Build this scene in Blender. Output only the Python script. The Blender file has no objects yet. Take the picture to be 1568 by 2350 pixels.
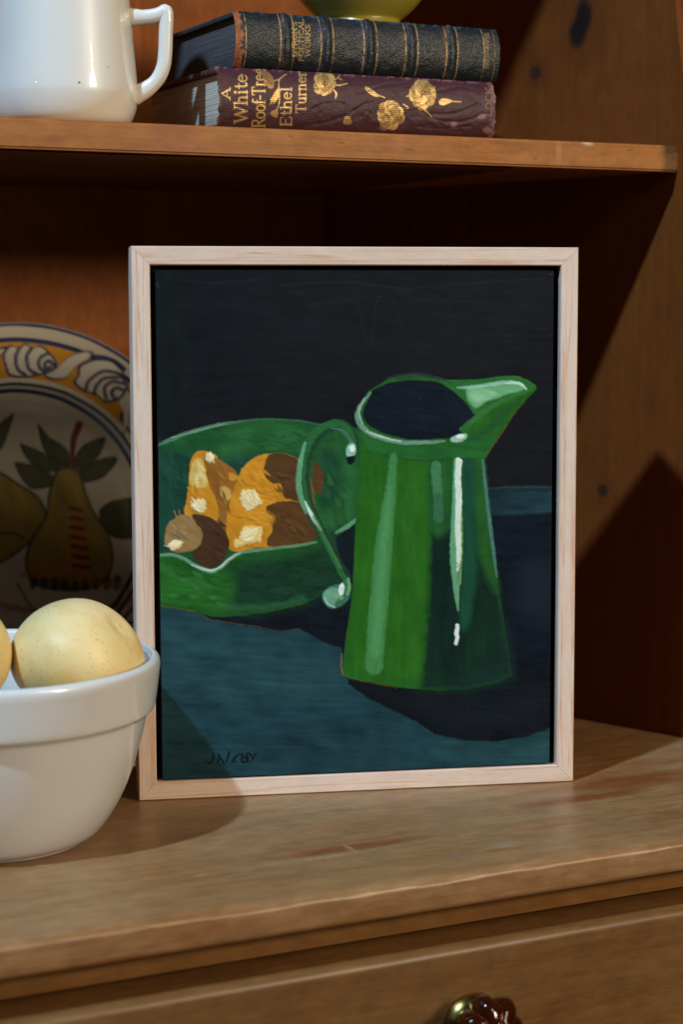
import bpy, bmesh, math, random
import numpy as np
from mathutils import Vector, Matrix

# ------------------------------------------------------------------ camera, world, light
SC = bpy.context.scene
COL = SC.collection
CR = np.array([[0.901590819368303, -0.43258645992521505, -0.0017173002540379174],
               [0.0496391696041558, 0.09951206297646185, 0.993797415051568],
               [0.42973241356895814, 0.8960838710810161, -0.1111923950486675]])
CC = np.array([-0.3001830080724293, -0.861533685031008, 0.2471286289142199])
cam_d = bpy.data.cameras.new('camera')
cam = bpy.data.objects.new('camera', cam_d)
COL.objects.link(cam)
m = Matrix(((CR[0][0], CR[1][0], -CR[2][0], CC[0]), (CR[0][1], CR[1][1], -CR[2][1], CC[1]),
            (CR[0][2], CR[1][2], -CR[2][2], CC[2]), (0, 0, 0, 1)))
cam.matrix_world = m
cam_d.sensor_fit = 'HORIZONTAL'
cam_d.sensor_width = 24.0
cam_d.lens = 4250 / 1568 * 24
cam_d.clip_start = 0.02
cam_d.clip_end = 50
cam_d.dof.use_dof = True
cam_d.dof.focus_distance = 0.925
cam_d.dof.aperture_fstop = 7.8
SC.camera = cam

w = bpy.data.worlds.new('World')
SC.world = w
w.use_nodes = True
bg = w.node_tree.nodes['Background']
bg.inputs[0].default_value = (1.0, 0.85, 0.72, 1)
bg.inputs[1].default_value = 0.005

SC.view_settings.view_transform = 'Standard'
SC.view_settings.look = 'None'
SC.view_settings.exposure = 0
SC.view_settings.gamma = 1


def area(name, loc, target, size, power, color):
    ld = bpy.data.lights.new(name, 'AREA')
    ld.shape = 'DISK'
    ld.size = size
    ld.energy = power
    ld.color = color
    o = bpy.data.objects.new(name, ld)
    COL.objects.link(o)
    o.location = loc
    d = Vector(target) - Vector(loc)
    o.rotation_euler = d.to_track_quat('-Z', 'Y').to_euler()
    return o


# cool key lamp high on the left, warm broad lamp low on the right
_t = Vector((0.11, -0.03, 0.14))
_a = Vector((-0.108, -0.0577, 0.145)).normalized()
area('key_lamp', _t + _a * 2.8, _t, 0.10, 84, (0.50, 0.75, 1.0))
_b = Vector((0.46, -0.9, 0.31)).normalized()
area('warm_lamp', _t + _b * 2.4, _t, 0.42, 33, (1.0, 0.83, 0.61))
_b = Vector((0.30, -0.9, 0.66)).normalized()
area('warm_lamp', _t + _b * 2.4, _t, 0.45, 8, (1.0, 0.83, 0.61))
_b = Vector((-0.80, -0.44, 0.27)).normalized()
area('side_lamp', _t + _b * 2.4, _t, 0.07, 0.25, (0.80, 0.90, 1.0))


# ------------------------------------------------------------------ helpers
def projV(P):
    """where a world point lies on the photograph's 1568 x 2349 sheet (used to place flat print)"""
    q = (np.asarray(P).reshape(-1, 3) - CC) @ CR.T
    return 784.0 + 4250 * q[:, 0] / q[:, 2], 1174.5 - 4250 * q[:, 1] / q[:, 2]


def tag(o, label=None, cat=None, group=None, kind=None):
    if label: o['label'] = label
    if cat: o['category'] = cat
    if group: o['group'] = group
    if kind: o['kind'] = kind
    return o


def link(name, me, mat=None, parent=None, smooth=True):
    o = bpy.data.objects.new(name, me)
    COL.objects.link(o)
    if mat: me.materials.append(mat)
    if parent: o.parent = parent
    if smooth and len(me.polygons):
        me.polygons.foreach_set('use_smooth', [True] * len(me.polygons))
    return o


def empty(name, loc=(0, 0, 0), rot=(0, 0, 0)):
    o = bpy.data.objects.new(name, None)
    COL.objects.link(o)
    o.empty_display_size = 0.02
    o.location = loc
    o.rotation_euler = rot
    return o


def pyd(name, v, f, mat=None, parent=None, smooth=False):
    me = bpy.data.meshes.new(name)
    me.from_pydata([tuple(map(float, p)) for p in v], [], f)
    me.update()
    bm = bmesh.new(); bm.from_mesh(me)
    bmesh.ops.recalc_face_normals(bm, faces=bm.faces)
    bm.to_mesh(me); bm.free()
    return link(name, me, mat, parent, smooth)


def box(name, lo, hi, mat, parent=None, bev=0.001, seg=2, smooth=True):
    bm = bmesh.new()
    bmesh.ops.create_cube(bm, size=1)
    lo = Vector(lo); hi = Vector(hi)
    for v in bm.verts:
        v.co = Vector(((lo[i] + hi[i]) / 2 + v.co[i] * (hi[i] - lo[i])) for i in range(3))
    if bev:
        bmesh.ops.bevel(bm, geom=list(bm.edges), offset=bev, segments=seg, affect='EDGES', profile=0.5)
    me = bpy.data.meshes.new(name)
    bm.to_mesh(me); bm.free()
    o = link(name, me, mat, parent, smooth)
    if smooth: sharp(o)
    return o


def sharp(o, ang=40):
    try:
        o.data.set_sharp_from_angle(angle=math.radians(ang))
    except Exception:
        pass


def lathe(name, prof, mat, parent=None, seg=96, fn=None, caps=True):
    """prof: list of (r, z) from bottom axis to the end"""
    v = []; f = []
    n = len(prof)
    for i in range(seg):
        a = 2 * math.pi * i / seg
        for r, z in prof:
            p = (r * math.cos(a), r * math.sin(a), z)
            v.append(fn(p, a) if fn else p)
    for i in range(seg):
        j = (i + 1) % seg
        for k in range(n - 1):
            f.append((i * n + k, j * n + k, j * n + k + 1, i * n + k + 1))
    me = bpy.data.meshes.new(name)
    me.from_pydata(v, [], f)
    bm = bmesh.new(); bm.from_mesh(me)
    bmesh.ops.remove_doubles(bm, verts=bm.verts, dist=1e-6)
    bmesh.ops.recalc_face_normals(bm, faces=bm.faces)
    bm.to_mesh(me); bm.free()
    return link(name, me, mat, parent, True)


def spline(pts, n=12, closed=False):
    """Catmull-Rom through pts"""
    P = np.array(pts, float)
    m_ = len(P)
    out = []
    rng = range(m_) if closed else range(m_ - 1)
    for i in rng:
        if closed:
            a, b, c, d = P[(i - 1) % m_], P[i], P[(i + 1) % m_], P[(i + 2) % m_]
        else:
            a = P[max(i - 1, 0)]; b = P[i]; c = P[i + 1]; d = P[min(i + 2, m_ - 1)]
        for t in np.arange(n) / n:
            out.append(0.5 * ((2 * b) + (c - a) * t + (2 * a - 5 * b + 4 * c - d) * t * t + (3 * b - a - 3 * c + d) * t ** 3))
    if not closed: out.append(P[-1])
    return np.array(out)


_rs = np.random.RandomState(7)
_tab = _rs.rand(256, 256)


def vnoise(x, y):
    xi = np.floor(x).astype(int); yi = np.floor(y).astype(int)
    fx = x - xi; fy = y - yi
    fx = fx * fx * (3 - 2 * fx); fy = fy * fy * (3 - 2 * fy)
    a = _tab[xi & 255, yi & 255]; b = _tab[(xi + 1) & 255, yi & 255]
    c = _tab[xi & 255, (yi + 1) & 255]; d = _tab[(xi + 1) & 255, (yi + 1) & 255]
    return (a * (1 - fx) + b * fx) * (1 - fy) + (c * (1 - fx) + d * fx) * fy


def fbm(x, y, o=4):
    s = 0; a = 0.5
    for i in range(o):
        s = s + a * vnoise(x * 2 ** i + 17.3 * i, y * 2 ** i + 5.1 * i); a *= 0.5
    return s / (1 - 0.5 ** o)


def lin(c):
    c = np.array(c, float) / 255
    return np.where(c <= 0.04045, c / 12.92, ((c + 0.055) / 1.055) ** 2.4)


class Paint:
    """flat colour laid on the vertices of a fine grid: coordinates are sheet pixels"""

    def __init__(s, X, Y, base):
        s.X = X.astype(float); s.Y = Y.astype(float)
        s.c = np.tile(lin(base), (len(X), 1))
        s.h = np.zeros(len(X)); s.m = np.zeros(len(X))

    def _sub(s, pts, pad):
        lo = pts.min(0) - pad; hi = pts.max(0) + pad
        return np.where((s.X > lo[0]) & (s.X < hi[0]) & (s.Y > lo[1]) & (s.Y < hi[1]))[0]

    def _put(s, idx, a, col, st, rel, metal):
        if len(idx) == 0: return
        x, y = s.X[idx], s.Y[idx]
        c = lin(col)[None, :]
        if st is not None:
            ang, amt, fr = st
            u = (x * math.cos(ang) + y * math.sin(ang)); v = (-x * math.sin(ang) + y * math.cos(ang))
            n = fbm(u * 0.014 * fr + 9 + .8 * fbm(u * .01, v * .02, 2), v * 0.10 * fr + 1.5 * fbm(u * .012 + 5, v * .015, 2), 4) - 0.5
            n2 = fbm(u * 0.02 + 40, v * 0.03 + 11, 3) - 0.5
            c = c * (1 + amt * (1.0 * n + 1.3 * n2))[:, None]
            s.h[idx] += a * n * 0.6
        s.c[idx] = s.c[idx] * (1 - a)[:, None] + c * a[:, None]
        s.h[idx] += rel * a
        s.m[idx] = s.m[idx] * (1 - a) + metal * a

    def poly(s, pts, col, soft=1.2, warp=1.5, smooth=True, st=None, alpha=1.0, rel=0.0, metal=0.0, n=8):
        P = spline(pts, n, True) if smooth else np.array(pts, float)
        idx = s._sub(P, soft * 3 + 4)
        if len(idx) == 0: return
        x = s.X[idx].copy(); y = s.Y[idx].copy()
        if warp:
            x += warp * 2 * (fbm(s.X[idx] * 0.09, s.Y[idx] * 0.09, 3) - 0.5)
            y += warp * 2 * (fbm(s.X[idx] * 0.09 + 50, s.Y[idx] * 0.09 + 31, 3) - 0.5)
        ins = np.zeros(len(idx), bool); d2 = np.full(len(idx), 1e9)
        for (ax, ay), (bx, by) in zip(P, np.roll(P, -1, 0)):
            c = ((ay > y) != (by > y))
            with np.errstate(divide='ignore', invalid='ignore'):
                xi = (bx - ax) * (y - ay) / (by - ay if by != ay else 1e-9) + ax
            ins ^= c & (x < xi)
            dx, dy = bx - ax, by - ay
            L = dx * dx + dy * dy + 1e-9
            t = np.clip(((x - ax) * dx + (y - ay) * dy) / L, 0, 1)
            d2 = np.minimum(d2, (x - ax - t * dx) ** 2 + (y - ay - t * dy) ** 2)
        sd = np.where(ins, 1, -1) * np.sqrt(d2)
        a = np.clip(sd / (2 * soft) + 0.5, 0, 1) * alpha
        s._put(idx, a, col, st, rel, metal)

    def stroke(s, pts, wid, col, soft=1.0, alpha=1.0, warp=0.8, dry=0.0, rel=0.3, metal=0.0, n=8, smooth=True, fade=None):
        P = np.array(pts, float)
        wid = np.array([wid] * len(P) if np.isscalar(wid) else wid, float)
        Q = np.column_stack([P, wid])
        if smooth and len(P) > 2: Q = spline(Q, n)
        idx = s._sub(Q[:, :2], wid.max() + soft * 2 + 2)
        if len(idx) == 0: return
        x = s.X[idx].copy(); y = s.Y[idx].copy()
        if warp:
            x += warp * 2 * (fbm(s.X[idx] * 0.12, s.Y[idx] * 0.12, 2) - 0.5)
            y += warp * 2 * (fbm(s.X[idx] * 0.12 + 50, s.Y[idx] * 0.12 + 31, 2) - 0.5)
        best = np.full(len(idx), -1e9); sgn = np.zeros(len(idx)); tt = np.zeros(len(idx))
        nseg = len(Q) - 1
        for k in range(nseg):
            ax, ay, aw = Q[k]; bx, by, bw = Q[k + 1]
            dx, dy = bx - ax, by - ay
            L = dx * dx + dy * dy + 1e-9
            t = np.clip(((x - ax) * dx + (y - ay) * dy) / L, 0, 1)
            ex, ey = x - ax - t * dx, y - ay - t * dy
            d = (aw + (bw - aw) * t) / 2 - np.sqrt(ex ** 2 + ey ** 2)
            up = d > best
            best = np.where(up, d, best)
            if dry:
                sgn = np.where(up, (ex * -dy + ey * dx) / math.sqrt(L), sgn); tt = np.where(up, k + t, tt)
        a = np.clip(best / (2 * soft) + 0.5, 0, 1) * alpha
        if dry:
            n_ = fbm(sgn * 0.45 + 7, tt * 0.5, 3)
            a = a * np.clip(1 - dry * 2.2 * np.clip(n_ - 0.42, 0, 1), 0, 1)
        if fade is not None:
            a = a * fade(s.X[idx], s.Y[idx])
        s._put(idx, a, col, None, rel, metal)


# serif letters as pen strokes: x along the line, y up, cap height 1; (points, weight)
def _o(cx, cy, rx, ry, a0=0, a1=360, k=14):
    return [(cx + rx * math.cos(math.radians(a0 + (a1 - a0) * i / k)), cy + ry * math.sin(math.radians(a0 + (a1 - a0) * i / k))) for i in range(k + 1)]


def _s(x, y, w_=0.13): return ([(x - w_, y), (x + w_, y)], .5)


GL = {
    'A': (.8, [([(.08, 0), (.42, 1)], .55), ([(.42, 1), (.74, 0)], 1), ([(.2, .34), (.62, .34)], .5), _s(.08, 0), _s(.74, 0)]),
    'W': (1.25, [([(.1, 1), (.38, 0)], 1), ([(.38, 0), (.62, .95)], .55), ([(.62, .95), (.86, 0)], 1), ([(.86, 0), (1.14, 1)], .55), _s(.1, 1), _s(1.14, 1)]),
    'h': (.72, [([(.16, 0), (.16, 1)], 1), ([(.16, .5), (.3, .64), (.46, .62), (.54, .48), (.54, 0)], .9), _s(.16, 0), _s(.54, 0), _s(.1, 1, .07)]),
    'i': (.38, [([(.18, 0), (.18, .64)], 1), _s(.18, 0), _s(.12, .64, .07), ([(.18, .9), (.18, .93)], 1.5)]),
    't': (.46, [([(.2, .92), (.2, .15), (.28, .02), (.42, .08)], .9), ([(.04, .64), (.4, .64)], .55)]),
    'e': (.6, [([(.08, .36), (.52, .4)] + _o(.3, .33, .23, .32, 10, 320), .75)]),
    'R': (.86, [([(.16, 0), (.16, 1)], 1), ([(.16, 1), (.46, 1), (.64, .9), (.66, .74), (.6, .58), (.42, .5), (.16, .5)], .75), ([(.4, .5), (.78, 0)], .9), _s(.16, 0), _s(.8, 0, .08), _s(.1, 1, .08)]),
    'o': (.66, [(_o(.32, .32, .26, .32), .85)]),
    'f': (.44, [([(.18, 0), (.18, .8), (.26, .98), (.44, .95)], .9), ([(.02, .64), (.38, .64)], .55), _s(.18, 0)]),
    '-': (.36, [([(.02, .36), (.34, .36)], .8)]),
    'T': (.86, [([(.42, 0), (.42, 1)], 1), ([(.06, .82), (.06, 1), (.78, 1), (.78, .82)], .6), _s(.42, 0)]),
    'r': (.5, [([(.16, 0), (.16, .64)], 1), ([(.16, .44), (.28, .62), (.44, .6)], .75), _s(.16, 0), _s(.1, .64, .07)]),
    'E': (.8, [([(.16, 0), (.16, 1)], 1), ([(.1, 1), (.66, 1), (.68, .8)], .6), ([(.16, .52), (.5, .52)], .55), ([(.1, 0), (.68, 0), (.72, .22)], .6)]),
    'l': (.36, [([(.18, 0), (.18, 1)], 1), _s(.18, 0), _s(.12, 1, .07)]),
    'u': (.72, [([(.16, .64), (.16, .16), (.28, .01), (.44, .06), (.54, .2)], .85), ([(.54, .64), (.54, 0)], 1), _s(.12, .64, .07), _s(.5, .64, .07), _s(.6, 0, .07)]),
    'n': (.72, [([(.16, 0), (.16, .64)], 1), ([(.16, .46), (.3, .63), (.46, .6), (.54, .46), (.54, 0)], .9), _s(.16, 0), _s(.54, 0), _s(.1, .64, .07)]),
    'B': (.8, [([(.16, 0), (.16, 1)], 1), ([(.16, 1), (.5, 1), (.62, .88), (.6, .62), (.44, .53), (.16, .53)], .7), ([(.44, .53), (.68, .42), (.7, .14), (.54, 0), (.16, 0)], .7)]),
    'Y': (.85, [([(.08, 1), (.42, .48)], 1), ([(.76, 1), (.42, .48), (.42, 0)], .8), _s(.42, 0), _s(.08, 1), _s(.76, 1)]),
    'O': (.92, [(_o(.45, .5, .36, .5), .85)]),
    'N': (.92, [([(.14, 0), (.14, 1)], .6), ([(.14, 1), (.76, 0)], 1), ([(.76, 0), (.76, 1)], .6), _s(.14, 0), _s(.76, 1)]),
    "'": (.26, [([(.1, 1), (.1, .78)], .9)]),
    'S': (.66, [([(.54, .84), (.42, .98), (.22, .97), (.1, .8), (.16, .6), (.44, .44), (.56, .24), (.44, .04), (.22, .01), (.08, .18)], .85)]),
    'P': (.76, [([(.16, 0), (.16, 1)], 1), ([(.16, 1), (.48, 1), (.64, .88), (.64, .62), (.48, .48), (.16, .48)], .75), _s(.16, 0)]),
    'I': (.4, [([(.18, 0), (.18, 1)], 1), _s(.18, 0), _s(.18, 1)]),
    'C': (.84, [(_o(.46, .5, .36, .5, 40, 320), .85)]),
    'L': (.74, [([(.16, 1), (.16, 0), (.62, 0), (.66, .22)], .8), _s(.16, 1)]),
    'K': (.86, [([(.16, 0), (.16, 1)], 1), ([(.68, 1), (.18, .46)], .6), ([(.32, .6), (.76, 0)], .95), _s(.16, 0), _s(.74, 0), _s(.68, 1)]),
    'G': (.88, [(_o(.46, .5, .36, .5, 40, 330), .85), ([(.78, .42), (.78, .1)], .8), _s(.74, .44, .12)]),
    'H': (.9, [([(.16, 0), (.16, 1)], 1), ([(.72, 0), (.72, 1)], 1), ([(.16, .52), (.72, .52)], .55), _s(.16, 0), _s(.16, 1), _s(.72, 0), _s(.72, 1)]),
    'D': (.86, [([(.16, 0), (.16, 1)], 1), ([(.1, 1), (.42, 1), (.66, .84), (.74, .5), (.66, .16), (.42, 0), (.1, 0)], .75)]),
    ' ': (.4, []),
}


def spine_text(p, s_, xb, y0, y1, cap, col, wt, metal=1.0, alpha=1.0, rel=0.0):
    """lettering that reads upwards: baseline at x = xb, from y0 (low) up to y1"""
    tot = sum(GL[ch][0] for ch in s_)
    k = (y0 - y1) / tot
    cur = 0
    for ch in s_:
        adv, strokes = GL[ch]
        for pts, wgt in strokes:
            q = [(xb - b * cap, y0 - (cur + a) * k) for a, b in pts]
            p.stroke(q, wt * wgt, col, soft=0.7, warp=0, rel=rel, metal=metal, alpha=alpha, smooth=len(q) > 4, n=3)
        cur += adv


def grid_obj(name, V, nu, nv, col, mat, parent=None, metal=None):
    """V: (nv*nu,3) vertices of a sheet; col per vertex (linear)"""
    me = bpy.data.meshes.new(name)
    nV = nu * nv
    me.vertices.add(nV)
    me.vertices.foreach_set('co', np.asarray(V, np.float32).ravel())
    i, j = np.meshgrid(np.arange(nv - 1), np.arange(nu - 1), indexing='ij')
    a = (i * nu + j).ravel()
    F = np.column_stack([a, a + 1, a + nu + 1, a + nu]).astype(np.int32)
    nf = len(F)
    me.loops.add(nf * 4)
    me.loops.foreach_set('vertex_index', F.ravel())
    me.polygons.add(nf)
    me.polygons.foreach_set('loop_start', (np.arange(nf) * 4).astype(np.int32))
    me.update(calc_edges=True)
    at = me.attributes.new('col', 'FLOAT_COLOR', 'POINT')
    at.data.foreach_set('color', np.column_stack([np.clip(col, 0, 1), np.ones(nV)]).astype(np.float32).ravel())
    if metal is not None:
        am = me.attributes.new('gilt', 'FLOAT', 'POINT')
        am.data.foreach_set('value', np.asarray(metal, np.float32))
    return link(name, me, mat, parent, True)


# ------------------------------------------------------------------ materials
class NT:
    def __init__(s, name):
        s.mat = bpy.data.materials.new(name)
        s.mat.use_nodes = True
        s.t = s.mat.node_tree
        s.b = s.t.nodes['Principled BSDF']
        s.co = s.t.nodes.new('ShaderNodeTexCoord')

    def n(s, typ, **kw):
        nd = s.t.nodes.new(typ)
        for k, v in kw.items():
            if isinstance(k, str) and hasattr(nd, k): setattr(nd, k, v)
        return nd

    def set(s, sock, val):
        if isinstance(val, bpy.types.NodeSocket): s.t.links.new(val, sock)
        elif isinstance(val, (tuple, list)) and len(val) == 3 and sock.type == 'RGBA': sock.default_value = (*val, 1)
        else: sock.default_value = val

    def P(s, **kw):
        for k, v in kw.items():
            s.set(s.b.inputs[k.replace('_', ' ')], v)

    def mapped(s, scale, rot=(0, 0, 0), loc=(0, 0, 0), src=None):
        mp = s.n('ShaderNodeMapping')
        s.set(mp.inputs['Vector'], src or s.co.outputs['Object'])
        mp.inputs['Scale'].default_value = scale
        mp.inputs['Rotation'].default_value = rot
        s.set(mp.inputs['Location'], loc)
        return mp.outputs[0]

    def noise(s, vec, scale=1, detail=4, rough=.55, dist=0):
        nd = s.n('ShaderNodeTexNoise')
        s.set(nd.inputs['Vector'], vec)
        nd.inputs['Scale'].default_value = scale
        nd.inputs['Detail'].default_value = detail
        nd.inputs['Roughness'].default_value = rough
        nd.inputs['Distortion'].default_value = dist
        return nd.outputs['Fac']

    def ramp(s, fac, stops):
        nd = s.n('ShaderNodeValToRGB')
        s.set(nd.inputs[0], fac)
        el = nd.color_ramp.elements
        while len(el) < len(stops): el.new(0.5)
        for e, (p, c) in zip(el, stops):
            e.position = p
            e.color = (*c, 1) if len(c) == 3 else c
        return nd.outputs[0]

    def fr(s, fac, a, b, lo=0.0, hi=1.0):
        nd = s.n('ShaderNodeMapRange')
        s.set(nd.inputs[0], fac)
        for i, v in enumerate((a, b, lo, hi)): nd.inputs[i + 1].default_value = v
        return nd.outputs[0]

    def mix(s, fac, a, b, mode='MIX'):
        nd = s.n('ShaderNodeMix'); nd.data_type = 'RGBA'; nd.blend_type = mode
        s.set(nd.inputs[0], fac); s.set(nd.inputs[6], a); s.set(nd.inputs[7], b)
        return nd.outputs[2]

    def math(s, op, a, b=0.0):
        nd = s.n('ShaderNodeMath'); nd.operation = op
        s.set(nd.inputs[0], a); s.set(nd.inputs[1], b)
        return nd.outputs[0]

    def bump(s, h, strength=.3, dist=.001):
        nd = s.n('ShaderNodeBump')
        s.set(nd.inputs['Height'], h)
        nd.inputs['Strength'].default_value = strength
        nd.inputs['Distance'].default_value = dist
        s.set(s.b.inputs['Normal'], nd.outputs[0])

    def blob(s, c, r, soft=0.35, wob=0.35, nscale=60):
        """0..1 mask of an ellipsoid round c with radii r in object space (stains, knots, painted shade)"""
        inv = tuple(1.0 / q for q in r)
        mp = s.n('ShaderNodeMapping'); mp.vector_type = 'POINT'
        s.set(mp.inputs['Vector'], s.co.outputs['Object'])
        mp.inputs['Scale'].default_value = inv
        mp.inputs['Location'].default_value = tuple(-a * b for a, b in zip(c, inv))
        ln = s.n('ShaderNodeVectorMath'); ln.operation = 'LENGTH'
        s.set(ln.inputs[0], mp.outputs[0])
        nz = s.noise(s.co.outputs['Object'], nscale, 3)
        d = s.math('ADD', ln.outputs['Value'], s.math('MULTIPLY', s.math('SUBTRACT', nz, 0.5), wob * 2))
        return s.fr(d, 1 + soft, 1 - soft)


def wood(name, light, mid, dark, axis='x', rough=.42, coat=.15, fine=1.0, spec=.4, knots_or_shade=(), stains=(), rnd=False, bump=.12, pale=None, lines=None, halo=(), mott=.22):
    """pine: long soft figure along one axis plus fine pores; light/mid/dark are its own colours, darkened by shade for under_shade"""
    t = NT(name)
    along = {'x': (2.2, 26, 26), 'z': (26, 26, 2.2), 'y': (26, 2.2, 26)}[axis]
    loc = (0, 0, 0)
    if rnd:
        oi = t.n('ShaderNodeObjectInfo')
        cx = t.n('ShaderNodeCombineXYZ')
        for i in range(3): t.set(cx.inputs[i], t.math('MULTIPLY', oi.outputs['Random'], (7.0, 3.1, 5.3)[i]))
        loc = cx.outputs[0]
    v1 = t.mapped(tuple(a * fine for a in along), loc=loc)
    n1 = t.noise(v1, 1.0, 5, .55, 0.8)
    v2 = t.mapped(tuple(a * (9 if a > 10 else 14) * fine for a in along), loc=loc)
    n2 = t.noise(v2, 1.0, 4, .6)
    v4 = t.mapped(tuple(a * (34 if a > 10 else 26) * fine for a in along), loc=loc)
    n4 = t.noise(v4, 1.0, 3, .6)
    n3 = t.noise(t.co.outputs['Object'], 9, 4)
    f = t.math('ADD', t.math('MULTIPLY', n1, .46), t.math('ADD', t.math('MULTIPLY', n2, .26), t.math('ADD', t.math('MULTIPLY', n3, .12), t.math('MULTIPLY', n4, .16))))
    c = t.ramp(f, [(.33, dark), (.5, mid), (.66, light)])
    if lines:
        lv = t.mapped(tuple(a * (4.5 if a > 10 else 1.2) * fine for a in along), loc=loc)
        ln_ = t.noise(lv, 1.0, 2, .5, 1.2)
        c = t.mix(t.math('MULTIPLY', t.math('MULTIPLY', t.fr(ln_, .46, .5), t.fr(ln_, .56, .5)), t.fr(n2, .35, .6, .15, lines[1])), c, lines[0])
        c = t.mix(t.math('MULTIPLY', t.fr(n4, .62, .70), lines[1] * .55), c, lines[0])
    for kc, kr, kcol, amt in halo:
        c = t.mix(t.math('MULTIPLY', t.blob(kc, kr, .6, .3, 70), amt), c, kcol)
    for kc, kr, kcol, amt in knots_or_shade:
        c = t.mix(t.math('MULTIPLY', t.blob(kc, kr, .3, .2, 90), amt), c, kcol)
    if pale:
        v5 = t.mapped((9, 110, 110), loc=loc)
        n5 = t.noise(v5, 1.0, 6, .62, .4)
        pf = t.fr(t.math('ADD', t.math('MULTIPLY', n3, .40), t.math('ADD', t.math('MULTIPLY', n5, .42), t.math('MULTIPLY', n4, .18))), .40, .60)
        c = t.mix(t.math('MULTIPLY', pf, pale[1]), c, pale[0])
    for sc_, sr, scol, amt in stains:
        mk = t.math('MULTIPLY', t.blob(sc_, sr, .6, .45, 45), t.fr(t.math('ADD', t.math('MULTIPLY', n2, .5), t.math('MULTIPLY', n4, .5)), .36, .58, .3, 1))
        c = t.mix(t.math('MINIMUM', t.math('MULTIPLY', mk, amt), .9), c, scol)
    mo = t.noise(t.mapped({'x': (90, 210, 210), 'z': (210, 210, 90), 'y': (210, 90, 210)}[axis], loc=loc), 1.0, 7, .7, .3)
    mo2 = t.noise(t.mapped((55, 75, 75), loc=loc), 1.0, 5, .6)
    c = t.mix(1.0, c, t.ramp(t.math('ADD', t.math('MULTIPLY', mo, .6), t.math('MULTIPLY', mo2, .4)), [(.34, (1 - mott,) * 3), (.66, (1 + mott,) * 3)]), 'MULTIPLY')
    t.P(Base_Color=c, Roughness=t.fr(n1, .3, .7, rough - .07, rough + .1))
    t.b.inputs['Specular IOR Level'].default_value = spec
    t.b.inputs['Coat Weight'].default_value = coat
    t.b.inputs['Coat Roughness'].default_value = .3
    t.bump(t.math('ADD', n2, t.math('MULTIPLY', n1, .5)), bump, .0006)
    return t.mat


PINE_L, PINE_M, PINE_D = (.52, .235, .078), (.43, .175, .052), (.30, .105, .027)
M = {}
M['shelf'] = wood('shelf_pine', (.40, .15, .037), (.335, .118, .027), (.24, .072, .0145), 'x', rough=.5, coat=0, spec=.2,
                  pale=((.42, .195, .066), .4), lines=((.16, .05, .015), .5),
                  stains=[((.02, 0, .33), (.012, .03, .02), (.30, .10, .05), .7), ((-.03, 0, .327), (.02, .03, .004), (.32, .11, .04), .6),
                          ((.15, 0, .328), (.03, .03, .003), (.36, .15, .06), .5), ((.243, 0, .328), (.0016, .02, .006), (.5, .30, .17), .5), ((.262, 0, .3335), (.003, .02, .0012), (.65, .5, .36), .8)],
                  knots_or_shade=[((.085 + .04 * _k * (1 + .3 * math.sin(_k * 5)), 0, .331 - .0022 * (_k % 4)), (.0012 + .0008 * (_k % 3), .03, .0005), (.09, .03, .01), .8) for _k in range(5)] + [((.3212, .002, .3275), (.0098, .06, .06), (.028, .013, .007), 1.0)])  # nicks, then a last dark blob: shade painted on the shelf's right end
M['back'] = wood('back_pine', (.37, .128, .036), (.32, .104, .027), (.25, .076, .018), 'z', rough=.6, fine=.7, coat=0, spec=.12)
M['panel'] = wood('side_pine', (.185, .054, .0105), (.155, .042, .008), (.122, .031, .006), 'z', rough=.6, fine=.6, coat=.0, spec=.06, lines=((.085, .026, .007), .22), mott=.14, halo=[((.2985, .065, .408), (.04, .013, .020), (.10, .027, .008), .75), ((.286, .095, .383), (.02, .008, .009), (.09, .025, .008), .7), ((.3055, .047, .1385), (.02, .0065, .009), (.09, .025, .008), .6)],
                  knots_or_shade=[((.2985, .0635, .4125), (.03, .0052, .0095), (.012, .008, .007), .96), ((.2985, .0675, .4030), (.03, .0055, .0085), (.012, .008, .007), .96), ((.30, .060, .43), (.03, .0022, .012), (.08, .022, .008), .6), ((.286, .095, .383), (.004, .004, .004), (.02, .012, .01), .75),
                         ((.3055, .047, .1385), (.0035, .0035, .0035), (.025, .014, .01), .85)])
_q = random.Random(5)
SCR = []
for _k in range(9):
    SCR.append(((-.02 + .3 * _q.random(), -.15 + .11 * _q.random(), 0), (.0004 + .010 * _q.random(), .0004 + .0006 * _q.random(), .01), (.42, .32, .21), .5))
for _k in range(8):
    SCR.append(((-.08 + .36 * _q.random(), -.17 + .13 * _q.random(), 0), (.0012, .0008, .01), (.06, .03, .012), .8))
M['under_shade'] = wood('under_shade_pine', (.15, .052, .015), (.12, .038, .010), (.085, .025, .006), 'x', rough=.7, coat=0, spec=.05)  # darkened copy of the shelf wood: shade put into its colour
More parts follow.
